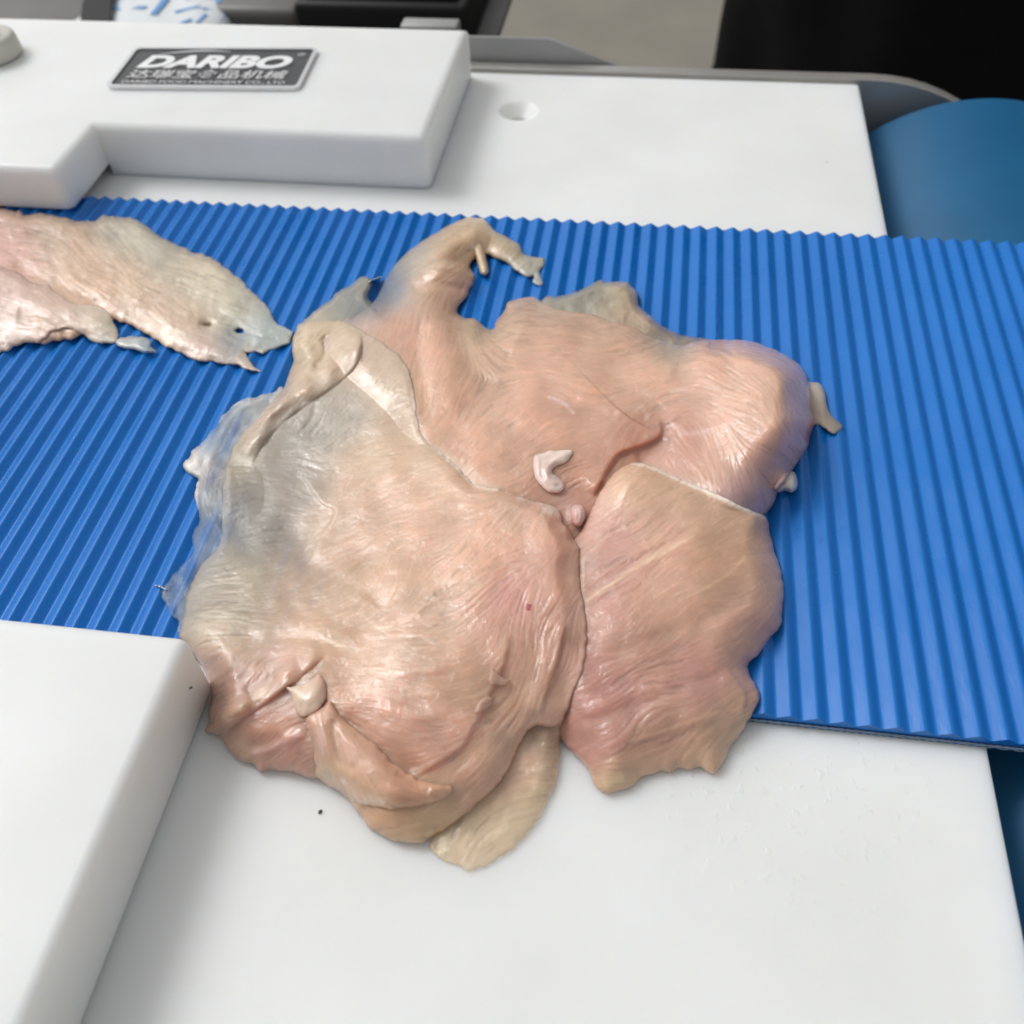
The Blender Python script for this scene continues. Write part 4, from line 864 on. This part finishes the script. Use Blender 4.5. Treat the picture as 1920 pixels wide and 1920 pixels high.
# membrane flaps at the left edge
layer(F1, 'membrane_flap', [(530, 727), (507, 735), (470, 745), (437, 758), (419, 777), (397, 809), (372, 838), (356, 844), (354, 856), (346, 871), (350, 884), (365, 893), (372, 897), (367, 920), (368, 947), (373, 965), (370, 985), (361, 1008), (364, 1026), (357, 1037), (340, 1063), (322, 1076),
       (319, 1090), (304, 1102), (303, 1120), (313, 1140), (321, 1157), (336, 1163), (336, 1190), (420, 1190), (520, 1000), (520, 850), (560, 760)],
      [(450, 770, 6.5), (400, 830, 5.5), (360, 870, 5.5), (380, 950, 5), (350, 1080, 4.2), (320, 1120, 4), (440, 950, 6), (480, 820, 6)],
      [(470, 748, 214, 214, 206), (430, 780, 184, 198, 206), (400, 830, 176, 196, 210), (365, 870, 222, 214, 204), (385, 930, 166, 172, 172), (385, 1000, 120, 146, 170), (345, 1080, 92, 130, 168), (320, 1125, 110, 140, 165), (440, 900, 180, 176, 164), (400, 1100, 170, 165, 155)],
      meat, w=18, lip=0.7, feats=[('ridge', [(500, 740), (440, 775), (400, 850), (385, 900)], 0.9, 6), ('groove', [(520, 745), (470, 790), (430, 830), (410, 880)], 1.2, 8)],
      marks=[([(520, 731), (470, 747), (430, 765), (405, 800)], (232, 232, 226), 3.5, 0.7), ([(362, 866)], (234, 226, 216), 15, 0.75), ([(372, 900), (368, 935), (373, 965)], (226, 224, 216), 3.5, 0.8), ([(440, 790), (420, 830), (400, 870), (385, 895)], (206, 214, 218), 4, 0.5)],
      opacity=[(480, 750, 0.6), (420, 800, 0.45), (370, 860, 0.75), (385, 930, 0.55), (360, 1020, 0.25), (385, 1010, 0.28), (345, 1075, 0.25), (318, 1120, 0.35), (440, 900, 0.4), (410, 1080, 0.35), (480, 900, 0.4), (470, 1000, 0.3)], fib=0.1, lump=0.25, lump_sig=5, jag=1.4, dirs=[(420, 800, 50), (380, 950, 85), (340, 1100, 60)])
layer(F1, 'sinew_thread', band([(290, 1097), (300, 1100), (312, 1106)], [1.0, 1.8, 2.2]), [(300, 1100, 4.6)], [(300, 1100, 205, 215, 225)], meat, w=3, lip=0.9, jag=0, fib=0, lump=0)

# big left fillet
A_out = [(556, 615), (575, 602), (610, 600), (650, 606), (700, 632), (740, 660), (765, 690), (773, 712), (776, 730), (779, 757), (783, 788), (794, 818), (806, 833), (831, 852), (859, 877), (875, 893), (891, 908), (922, 914), (953, 921), (969, 930), (990, 937), (1018, 944), (1047, 955), (1054, 979),
         (1068, 997), (1082, 1022), (1085, 1050), (1086, 1080), (1092, 1121), (1100, 1174), (1099, 1210), (1092, 1256), (1076, 1298), (1062, 1333), (1050, 1358), (1032, 1364), (1012, 1360), (990, 1372), (969, 1407), (942, 1460), (894, 1508), (847, 1547), (815, 1567), (795, 1578), (775, 1582), (736, 1575), (712, 1563), (688, 1548), (672, 1524),
         (649, 1496), (625, 1476), (609, 1461), (578, 1457), (546, 1449), (510, 1443), (487, 1447), (475, 1433), (451, 1426), (435, 1413), (419, 1393), (411, 1379), (386, 1373), (391, 1357), (391, 1334), (394, 1290), (372, 1240), (345, 1205), (336, 1190), (345, 1150), (352, 1110), (372, 1065), (405, 1030),
         (415, 1000), (414, 950), (420, 900), (428, 860), (450, 820), (490, 775), (525, 735), (543, 700), (550, 678), (547, 650)]
layer(F1, 'left_fillet', A_out,
      [(600, 650, 9), (700, 720, 8.5), (740, 780, 9), (650, 830, 7), (560, 880, 6), (480, 930, 6), (430, 950, 5.5), (450, 1050, 6.5), (370, 1120, 6), (560, 1000, 6.5), (620, 1020, 8.5), (700, 950, 11), (780, 880, 12.5), (860, 930, 15), (950, 980, 17), (1050, 1010, 18), (900, 1100, 18.5), (1050, 1130, 17.5), (760, 1100, 15), (650, 1130, 12),
       (560, 1120, 9), (450, 1180, 10), (600, 1230, 13.5), (450, 1260, 12), (420, 1330, 10), (800, 1250, 17.5), (930, 1220, 16.5), (700, 1330, 14), (850, 1330, 15), (500, 1330, 11.5), (560, 1300, 12.5), (480, 1390, 7.5), (560, 1430, 7.5), (450, 1420, 4.5), (650, 1440, 9), (720, 1520, 7), (800, 1540, 6), (880, 1470, 7.5), (980, 1330, 10), (960, 1380, 8.5), (1080, 1200, 14.5), (1075, 1260, 11), (1045, 1330, 8)],
      [(600, 640, 204, 184, 150), (690, 680, 204, 180, 156), (740, 760, 208, 184, 158), (650, 780, 184, 176, 160), (560, 820, 174, 167, 154), (500, 880, 174, 167, 155), (450, 870, 190, 177, 148), (560, 920, 178, 168, 154), (500, 980, 172, 164, 152), (430, 950, 164, 162, 155), (560, 1040, 178, 166, 150), (450, 1080, 184, 174, 150),
       (370, 1120, 182, 172, 150), (420, 1170, 190, 176, 152), (700, 860, 206, 182, 152), (770, 860, 210, 180, 150), (630, 980, 204, 176, 152), (610, 1050, 206, 176, 150), (660, 940, 208, 178, 152), (560, 1100, 200, 174, 148), (680, 1000, 214, 180, 154), (740, 920, 214, 180, 154), (800, 960, 218, 180, 152), (920, 960, 220, 182, 154), (1010, 985, 216, 176, 152), (880, 1060, 222, 184, 156), (1080, 1190, 202, 160, 140), (1080, 1260, 200, 158, 138), (1050, 1320, 200, 160, 138), (1050, 1080, 206, 164, 142), (750, 1080, 216, 182, 152), (650, 1100, 212, 180, 150),
       (960, 1120, 216, 168, 152), (1040, 1160, 208, 164, 144), (800, 1180, 214, 180, 154), (600, 1170, 206, 178, 148), (480, 1200, 198, 174, 148), (430, 1270, 198, 162, 144), (520, 1240, 204, 168, 148), (680, 1240, 212, 176, 148), (850, 1280, 214, 176, 148), (960, 1240, 208, 168, 144), (720, 1340, 210, 166, 142), (820, 1380, 210, 166, 144),
       (640, 1330, 202, 158, 130), (480, 1370, 200, 152, 130), (460, 1400, 200, 168, 144), (540, 1420, 206, 160, 142), (620, 1440, 208, 170, 142), (720, 1500, 204, 166, 132), (800, 1550, 208, 178, 142), (880, 1460, 208, 170, 144), (960, 1400, 206, 172, 148), (1000, 1300, 206, 168, 142), (740, 1450, 196, 150, 122)],
      meat, w=48, lip=0.55, near=1.5, far=0.4, jag=0.7,
      feats=[('cliff', [(773, 712), (779, 757), (783, 788), (806, 833), (859, 877), (891, 908), (953, 921), (1018, 944), (1050, 958)], 0.7, 22, -1, True),
             ('cliff', [(960, 1180), (948, 1235), (932, 1275), (906, 1330), (885, 1365), (868, 1397), (835, 1422), (800, 1445), (770, 1462)], 1.5, 60, -1),
             ('cliff', [(560, 880), (600, 940), (628, 960), (600, 1010), (575, 1060)], 1.0, 20, 1), ('groove', [(615, 900), (600, 960), (580, 1020), (560, 1070)], 0.6, 12),
             ('groove', [(700, 1020), (720, 1080), (690, 1130)], 0.8, 20), ('ridge', [(690, 980), (640, 1060), (560, 1150)], 0.7, 18), ('ridge', [(470, 1190), (540, 1165), (620, 1180), (680, 1215)], 0.8, 12), ('groove', [(450, 1215), (530, 1195), (600, 1205), (650, 1230)], 0.8, 9),
             ('groove', [(640, 1340), (690, 1385), (740, 1425), (790, 1450)], 1.5, 15), ('groove', [(425, 1368), (450, 1388), (490, 1398), (535, 1385)], 2.0, 14), ('ridge', [(465, 1414), (495, 1408), (535, 1390), (575, 1370)], 1.6, 7), ('groove', [(455, 1300), (520, 1268), (570, 1245)], 0.8, 10),
             ('groove', [(1058, 960), (1045, 1000), (1050, 1060), (1060, 1110)], 0.5, 9), ('ridge', [(1075, 1010), (1080, 1060), (1082, 1110)], 0.5, 8), ('groove', [(700, 800), (660, 870), (600, 930)], 0.5, 14),
             ('ridge', [(700, 1290), (780, 1300), (860, 1285)], 0.4, 9), ('ridge', [(700, 1325), (780, 1345), (850, 1330)], 0.4, 8), ('ridge', [(690, 1255), (760, 1262), (850, 1245)], 0.35, 8), ('ridge', [(1030, 1190), (1012, 1270), (985, 1340), (955, 1400)], 0.6, 8),
             ('ridge', [(420, 860), (430, 930), (425, 990), (395, 1050)], 0.6, 8), ('roll', [(634, 596), (652, 616), (656, 645), (646, 676), (618, 702), (580, 728), (540, 756), (504, 786), (474, 820), (448, 872)], 1.9, 23, 1), ('groove', [(606, 628), (612, 648), (606, 672), (588, 690)], 1.6, 5), ('ridge', [(560, 640), (575, 660), (570, 690), (545, 720), (505, 755)], 1.6, 10), ('ridge', [(590, 720), (545, 745), (500, 782)], 1.0, 5),
             ('cliff', [(1062, 1160), (1048, 1228), (1034, 1270), (1022, 1308), (1008, 1350)], 1.6, 30, -1), ('roll', [(604, 1212), (578, 1234), (548, 1260), (518, 1283), (482, 1309), (448, 1333), (416, 1358), (396, 1376)], 2.3, 17, 1)],
      marks=[([(610, 612), (634, 620), (642, 645), (630, 680), (596, 706), (560, 730), (524, 757), (492, 786), (466, 820), (450, 850)], (212, 186, 158), 18, 0.6), ([(585, 1230), (570, 1240), (545, 1262), (515, 1284), (480, 1308)], (220, 186, 168), 9, 0.6), ([(510, 1288), (480, 1308), (446, 1332), (420, 1352)], (220, 194, 166), 13, 0.65), ([(607, 640), (610, 655)], (128, 98, 62), 3, 0.8),  # last mark: darkness of the slit painted into the colour
             ([(775, 722), (778, 757), (783, 788), (796, 820), (831, 852), (859, 877), (891, 909), (940, 918)], (250, 234, 214), 4.2, 1.0), ([(965, 930), (1000, 938), (1030, 948), (1048, 957), (1052, 975)], (236, 218, 206), 6, 0.75), ([(1050, 958), (1040, 962), (1015, 952)], (240, 226, 214), 7, 0.7),
             ([(993, 1132), (990, 1145)], (178, 84, 86), 6.5, 0.85), ([(970, 1108), (940, 1122), (925, 1135)], (216, 166, 154), 22, 0.4), ([(690, 1165), (720, 1180), (760, 1175)], (228, 206, 178), 3.5, 0.5), ([(600, 1195), (650, 1215), (690, 1240)], (226, 204, 174), 3.5, 0.45), ([(905, 1325), (885, 1362), (866, 1394), (835, 1418)], (228, 190, 170), 5, 0.6),
             ([(470, 1412), (495, 1407), (535, 1390), (575, 1368)], (222, 182, 174), 5, 0.7), ([(1022, 1310), (1009, 1345), (985, 1370), (966, 1408), (940, 1460), (895, 1506)], (224, 192, 170), 4, 0.5), ([(1082, 1022), (1085, 1050), (1086, 1080)], (222, 190, 164), 2.5, 0.6), ([(900, 1000), (830, 1030), (760, 1060)], (228, 196, 168), 5, 0.35), ([(850, 975), (790, 1010), (740, 1050)], (230, 200, 170), 4, 0.35),
             ([(800, 1570), (815, 1560)], (232, 214, 182), 8, 0.5), ([(650, 1255), (730, 1262), (820, 1250)], (230, 200, 174), 4, 0.4), ([(660, 1295), (740, 1305), (840, 1295)], (228, 196, 172), 4, 0.4), ([(1030, 1190), (1013, 1270), (986, 1338)], (222, 188, 170), 3.5, 0.5)],
      opacity=[(570, 880, 0.9), (600, 980, 0.98), (520, 900, 0.78), (480, 980, 0.7), (450, 920, 0.55), (425, 960, 0.4), (418, 1000, 0.36), (430, 880, 0.55), (455, 850, 0.8), (380, 1060, 0.45), (352, 1120, 0.6), (420, 1100, 0.8), (400, 1180, 1), (520, 760, 1), (600, 640, 1), (700, 900, 1), (900, 1100, 1), (600, 1250, 1), (800, 1500, 1), (980, 1350, 1), (800, 1565, 0.92)],
      dirs=[(560, 700, 40), (700, 720, 60), (740, 790, 5), (560, 900, -20), (480, 1000, 10), (680, 900, 45), (800, 950, 30), (900, 950, 25), (850, 1050, 42), (960, 1050, 45), (720, 1080, 50), (560, 1130, 20), (450, 1150, 15), (620, 1200, -15), (760, 1250, 8), (850, 1330, 10), (700, 1380, -35), (960, 1280, 65), (880, 1470, 40), (500, 1300, 35), (1050, 1100, 80), (450, 1250, 20)], fib=0.085, lump=0.22)

# flap folded over at the bottom, rope of meat, fat
layer(F1, 'folded_flap', [(574, 1348), (600, 1325), (622, 1316), (640, 1345), (670, 1370), (705, 1398), (735, 1428), (768, 1452), (805, 1468), (845, 1474), (842, 1492), (800, 1508), (745, 1516), (702, 1512), (672, 1506), (650, 1490), (620, 1473), (600, 1460), (590, 1440), (588, 1410), (580, 1375)],
      [(600, 1350, 2.6), (640, 1400, 3.4), (700, 1440, 3.6), (780, 1490, 2.6), (620, 1450, 2.4)],
      [(600, 1350, 206, 164, 140), (595, 1400, 196, 156, 136), (625, 1370, 208, 168, 138), (660, 1400, 212, 172, 146), (620, 1440, 210, 180, 146), (700, 1430, 208, 164, 138), (690, 1490, 214, 178, 146), (760, 1480, 196, 150, 120), (820, 1485, 202, 162, 132)],
      meat, w=34, lip=0.3, near=1.0, far=0.8, relative=True, fib=0.08, lump=0.2, lump_sig=7, dirs=[(610, 1400, -75), (680, 1440, -50), (780, 1480, -15)],
      feats=[('groove', [(622, 1345), (632, 1390), (645, 1425), (668, 1450)], 1.6, 8), ('ridge', [(598, 1345), (604, 1390), (612, 1430), (640, 1465)], 1.1, 9), ('groove', [(745, 1440), (770, 1465), (810, 1480)], 1.0, 9)],
      marks=[([(600, 1360), (598, 1390), (606, 1420)], (208, 184, 172), 7, 0.6), ([(640, 1380), (655, 1410), (660, 1430)], (226, 188, 172), 9, 0.5), ([(680, 1500), (700, 1498), (722, 1508)], (232, 206, 180), 9, 0.7), ([(640, 1468), (648, 1462)], (232, 212, 190), 8, 0.6)])
layer(F1, 'fat_lump', [(534, 1287), (544, 1286), (564, 1284), (584, 1274), (598, 1264), (608, 1275), (612, 1295), (607, 1317), (592, 1334), (570, 1345), (558, 1338), (550, 1322), (546, 1303)], [(575, 1300, 3.4), (600, 1275, 2.2), (540, 1288, 1.2)],
      [(566, 1292, 236, 222, 202), (582, 1308, 232, 216, 194), (574, 1322, 216, 190, 164), (578, 1345, 206, 168, 144), (600, 1268, 206, 168, 148), (612, 1295, 206, 170, 148), (540, 1288, 222, 200, 178), (600, 1325, 206, 170, 148)], meat, w=36, lip=0.08, near=1.0, far=1.0, relative=True, fib=0.05, lump=0.25, lump_sig=4, matl=M_fat, jag=0.6, dirs=[(575, 1305, 60)])
# white sinew and nodules in the middle
layer(F1, 'fat_lump', [(1002, 857), (1020, 848), (1047, 844), (1072, 844), (1073, 853), (1060, 868), (1044, 873), (1036, 880), (1036, 888), (1047, 895), (1056, 903), (1058, 914), (1048, 924), (1033, 924), (1018, 914), (1007, 900), (1001, 887)], [(1020, 865, 1.8), (1062, 850, 1.4), (1045, 910, 3.0)],
      [(1010, 860, 226, 200, 190), (1050, 853, 240, 224, 208), (1015, 890, 230, 204, 194), (1045, 910, 238, 216, 206)], meat, w=22, lip=0.06, near=1.0, far=1.0, relative=True, fib=0.06, lump=0.25, lump_sig=3, matl=M_fat, jag=0.5, dirs=[(1030, 860, 30), (1030, 900, -40)],
      feats=[('ridge', [(1068, 848), (1045, 858), (1028, 880), (1030, 900), (1050, 910)], 0.9, 5), ('groove', [(1018, 860), (1014, 880), (1020, 900)], 0.7, 4)])
layer(F1, 'fat_lump', [(1072, 952), (1080, 946), (1092, 948), (1098, 960), (1096, 976), (1086, 987), (1076, 985), (1071, 970)], [(1084, 965, 3.2)], [(1084, 960, 224, 196, 188), (1084, 980, 206, 156, 144)], meat, w=16, lip=0.1, near=1.1, far=1.0, relative=True, fib=0.04, lump=0.1, matl=M_fat, jag=0.3)
# torn edges of the belly membrane
for out in ([(922, 1252), (933, 1262), (944, 1270), (955, 1276), (948, 1282), (934, 1284), (920, 1286), (914, 1270)], [(903, 1310), (915, 1306), (926, 1309), (922, 1320), (910, 1330), (902, 1339), (890, 1336), (894, 1322)]):
    cx, cy = np.mean(out, 0)
    layer(F1, 'torn_edge', out, [(cx, cy, 0.8)], [(cx, cy, 222, 188, 166)], meat, w=8, lip=0.6, relative=True, fib=0.05, lump=0.1, opacity=[(cx, cy, 0.5)], jag=0.7)

# ------------------------------------------------------------------ chicken skin at the left
F2 = Field(-110, 570, 376, 730, 23)
skin = thing('chicken_skin', 'thin rough sheet of chicken skin on the blue belt, pointing at the fillet', 'chicken skin', (-190, 240, 0))
layer(F2, 'skin_sheet', [(-90, 392), (-40, 388), (0, 391), (36, 396), (55, 403), (84, 399), (120, 410), (157, 414), (204, 408), (252, 410), (270, 419), (292, 441), (317, 452), (350, 468), (383, 476), (412, 492), (448, 521), (474, 547), (499, 572), (510, 587), (518, 609), (548, 622),
       (543, 643), (510, 656), (485, 663), (457, 661), (470, 678), (487, 698), (456, 689), (412, 682), (357, 671), (313, 653), (288, 631), (262, 620), (222, 602), (200, 610), (120, 640), (0, 640), (-90, 640)],
      [(0, 440, 7), (100, 450, 7), (200, 440, 5.2), (200, 500, 7.2), (300, 500, 6), (400, 540, 6), (350, 600, 6.6), (450, 580, 5), (500, 640, 4.4), (460, 680, 4.4), (250, 590, 6.5), (100, 560, 8), (400, 650, 5.6)],
      [(-40, 430, 202, 159, 139), (20, 420, 208, 175, 153), (20, 470, 210, 165, 147), (100, 430, 198, 175, 149), (220, 430, 188, 179, 157), (150, 480, 212, 179, 149), (300, 480, 192, 183, 161), (250, 530, 212, 185, 155), (380, 520, 210, 197, 169), (450, 570, 202, 197, 175), (330, 590, 210, 183, 155),
       (180, 560, 206, 169, 137), (270, 600, 208, 179, 151), (420, 600, 204, 197, 171), (440, 640, 190, 197, 193), (500, 620, 182, 193, 187), (380, 650, 206, 183, 165), (460, 685, 208, 185, 165), (520, 640, 188, 197, 189)],
      skin, w=26, lip=0.5, fib=0.06, lump=0.15, lump_sig=6, crinkle=0.07, colfib=0.06, opacity=[(100, 480, 1), (250, 415, 0.85), (240, 450, 1), (320, 455, 0.8), (300, 500, 1), (480, 560, 0.85), (440, 640, 0.75), (520, 630, 0.78), (400, 560, 1), (350, 640, 1), (460, 685, 0.9)],
      feats=[('groove', [(20, 500), (90, 530), (150, 560), (210, 590)], 2.0, 13), ('ridge', [(100, 480), (200, 520), (300, 570), (400, 620)], 0.9, 26), ('ridge', [(320, 640), (400, 660), (460, 680)], 0.8, 10), ('groove', [(410, 600), (440, 625), (480, 640)], 0.8, 12)],
      holes=([(381, 609), (388, 607), (396, 609), (394, 611), (385, 611)], [(440, 621), (447, 616), (456, 619), (458, 623), (449, 625)]), dirs=[(100, 450, -20), (300, 550, -35), (450, 640, -15)], jag=1.2, marks=[([(178, 562)], (70, 40, 26), 4, 0.9), ([(440, 615), (470, 640), (500, 640)], (206, 214, 212), 8, 0.35)])
layer(F2, 'skin_fold', [(-90, 480), (-30, 488), (0, 499), (36, 513), (66, 531), (91, 536), (113, 553), (139, 568), (175, 572), (200, 584), (215, 605), (225, 630), (211, 643), (175, 642), (160, 631), (146, 622), (120, 616), (98, 622), (84, 638), (47, 645), (18, 656), (0, 661), (-40, 664), (-90, 660)],
      [(0, 540, 10), (60, 570, 9.5), (130, 590, 8), (190, 600, 7), (210, 630, 4.6), (50, 620, 6), (0, 640, 5)],
      [(-20, 540, 200, 165, 149), (40, 560, 204, 171, 153), (100, 570, 210, 177, 157), (150, 590, 212, 189, 167), (195, 600, 210, 193, 169), (210, 630, 198, 189, 173), (30, 620, 200, 173, 155), (100, 605, 202, 169, 147), (0, 650, 192, 175, 159)],
      skin, w=28, lip=0.4, fib=0.05, lump=0.12, lump_sig=7, crinkle=0.04, dirs=[(50, 570, -25), (180, 600, -40)], jag=1.1, feats=[('ridge', [(20, 545), (90, 570), (150, 585), (195, 605)], 1.0, 14), ('groove', [(30, 590), (80, 595), (130, 600)], 0.7, 10)])
scrap = tag(layer(F2, 'skin_scrap', [(218, 642), (233, 631), (255, 630), (272, 633), (285, 639), (282, 652), (294, 660), (270, 661), (252, 657), (233, 653)], [(250, 645, 5)], [(240, 642, 196, 196, 186), (275, 650, 168, 184, 190)], None, w=9, lip=0.8, fib=0.06, lump=0.2, lump_sig=4, opacity=[(240, 642, 0.85), (285, 655, 0.6)], jag=1.0), 'tiny pale scrap of skin on the belt between the skin sheet and its fold', 'skin scrap')

# small dark crumbs
def crumb(px, py, z, r, label):
    x, y, _ = ray_ground(px, py, z); bm = bmesh.new(); bmesh.ops.create_icosphere(bm, subdivisions=2, radius=1)
    rr = np.random.default_rng(int(px))
    for v in bm.verts: v.co = Vector((float(x) + v.co.x * r * rr.uniform(0.6, 1.3), float(y) + v.co.y * r * rr.uniform(0.6, 1.3), z + r * 0.45 + v.co.z * r * 0.45)) * MM
    o = bm_obj('crumb', bm, M_crumb, None, True); tag(o, label, 'crumb')
crumb(601, 1523, 0.05, 0.48, 'tiny dark crumb on the white board below the folded flap')
crumb(358, 1290, 22.3, 0.36, 'tiny dark crumb on the rim of the white block beside the meat')
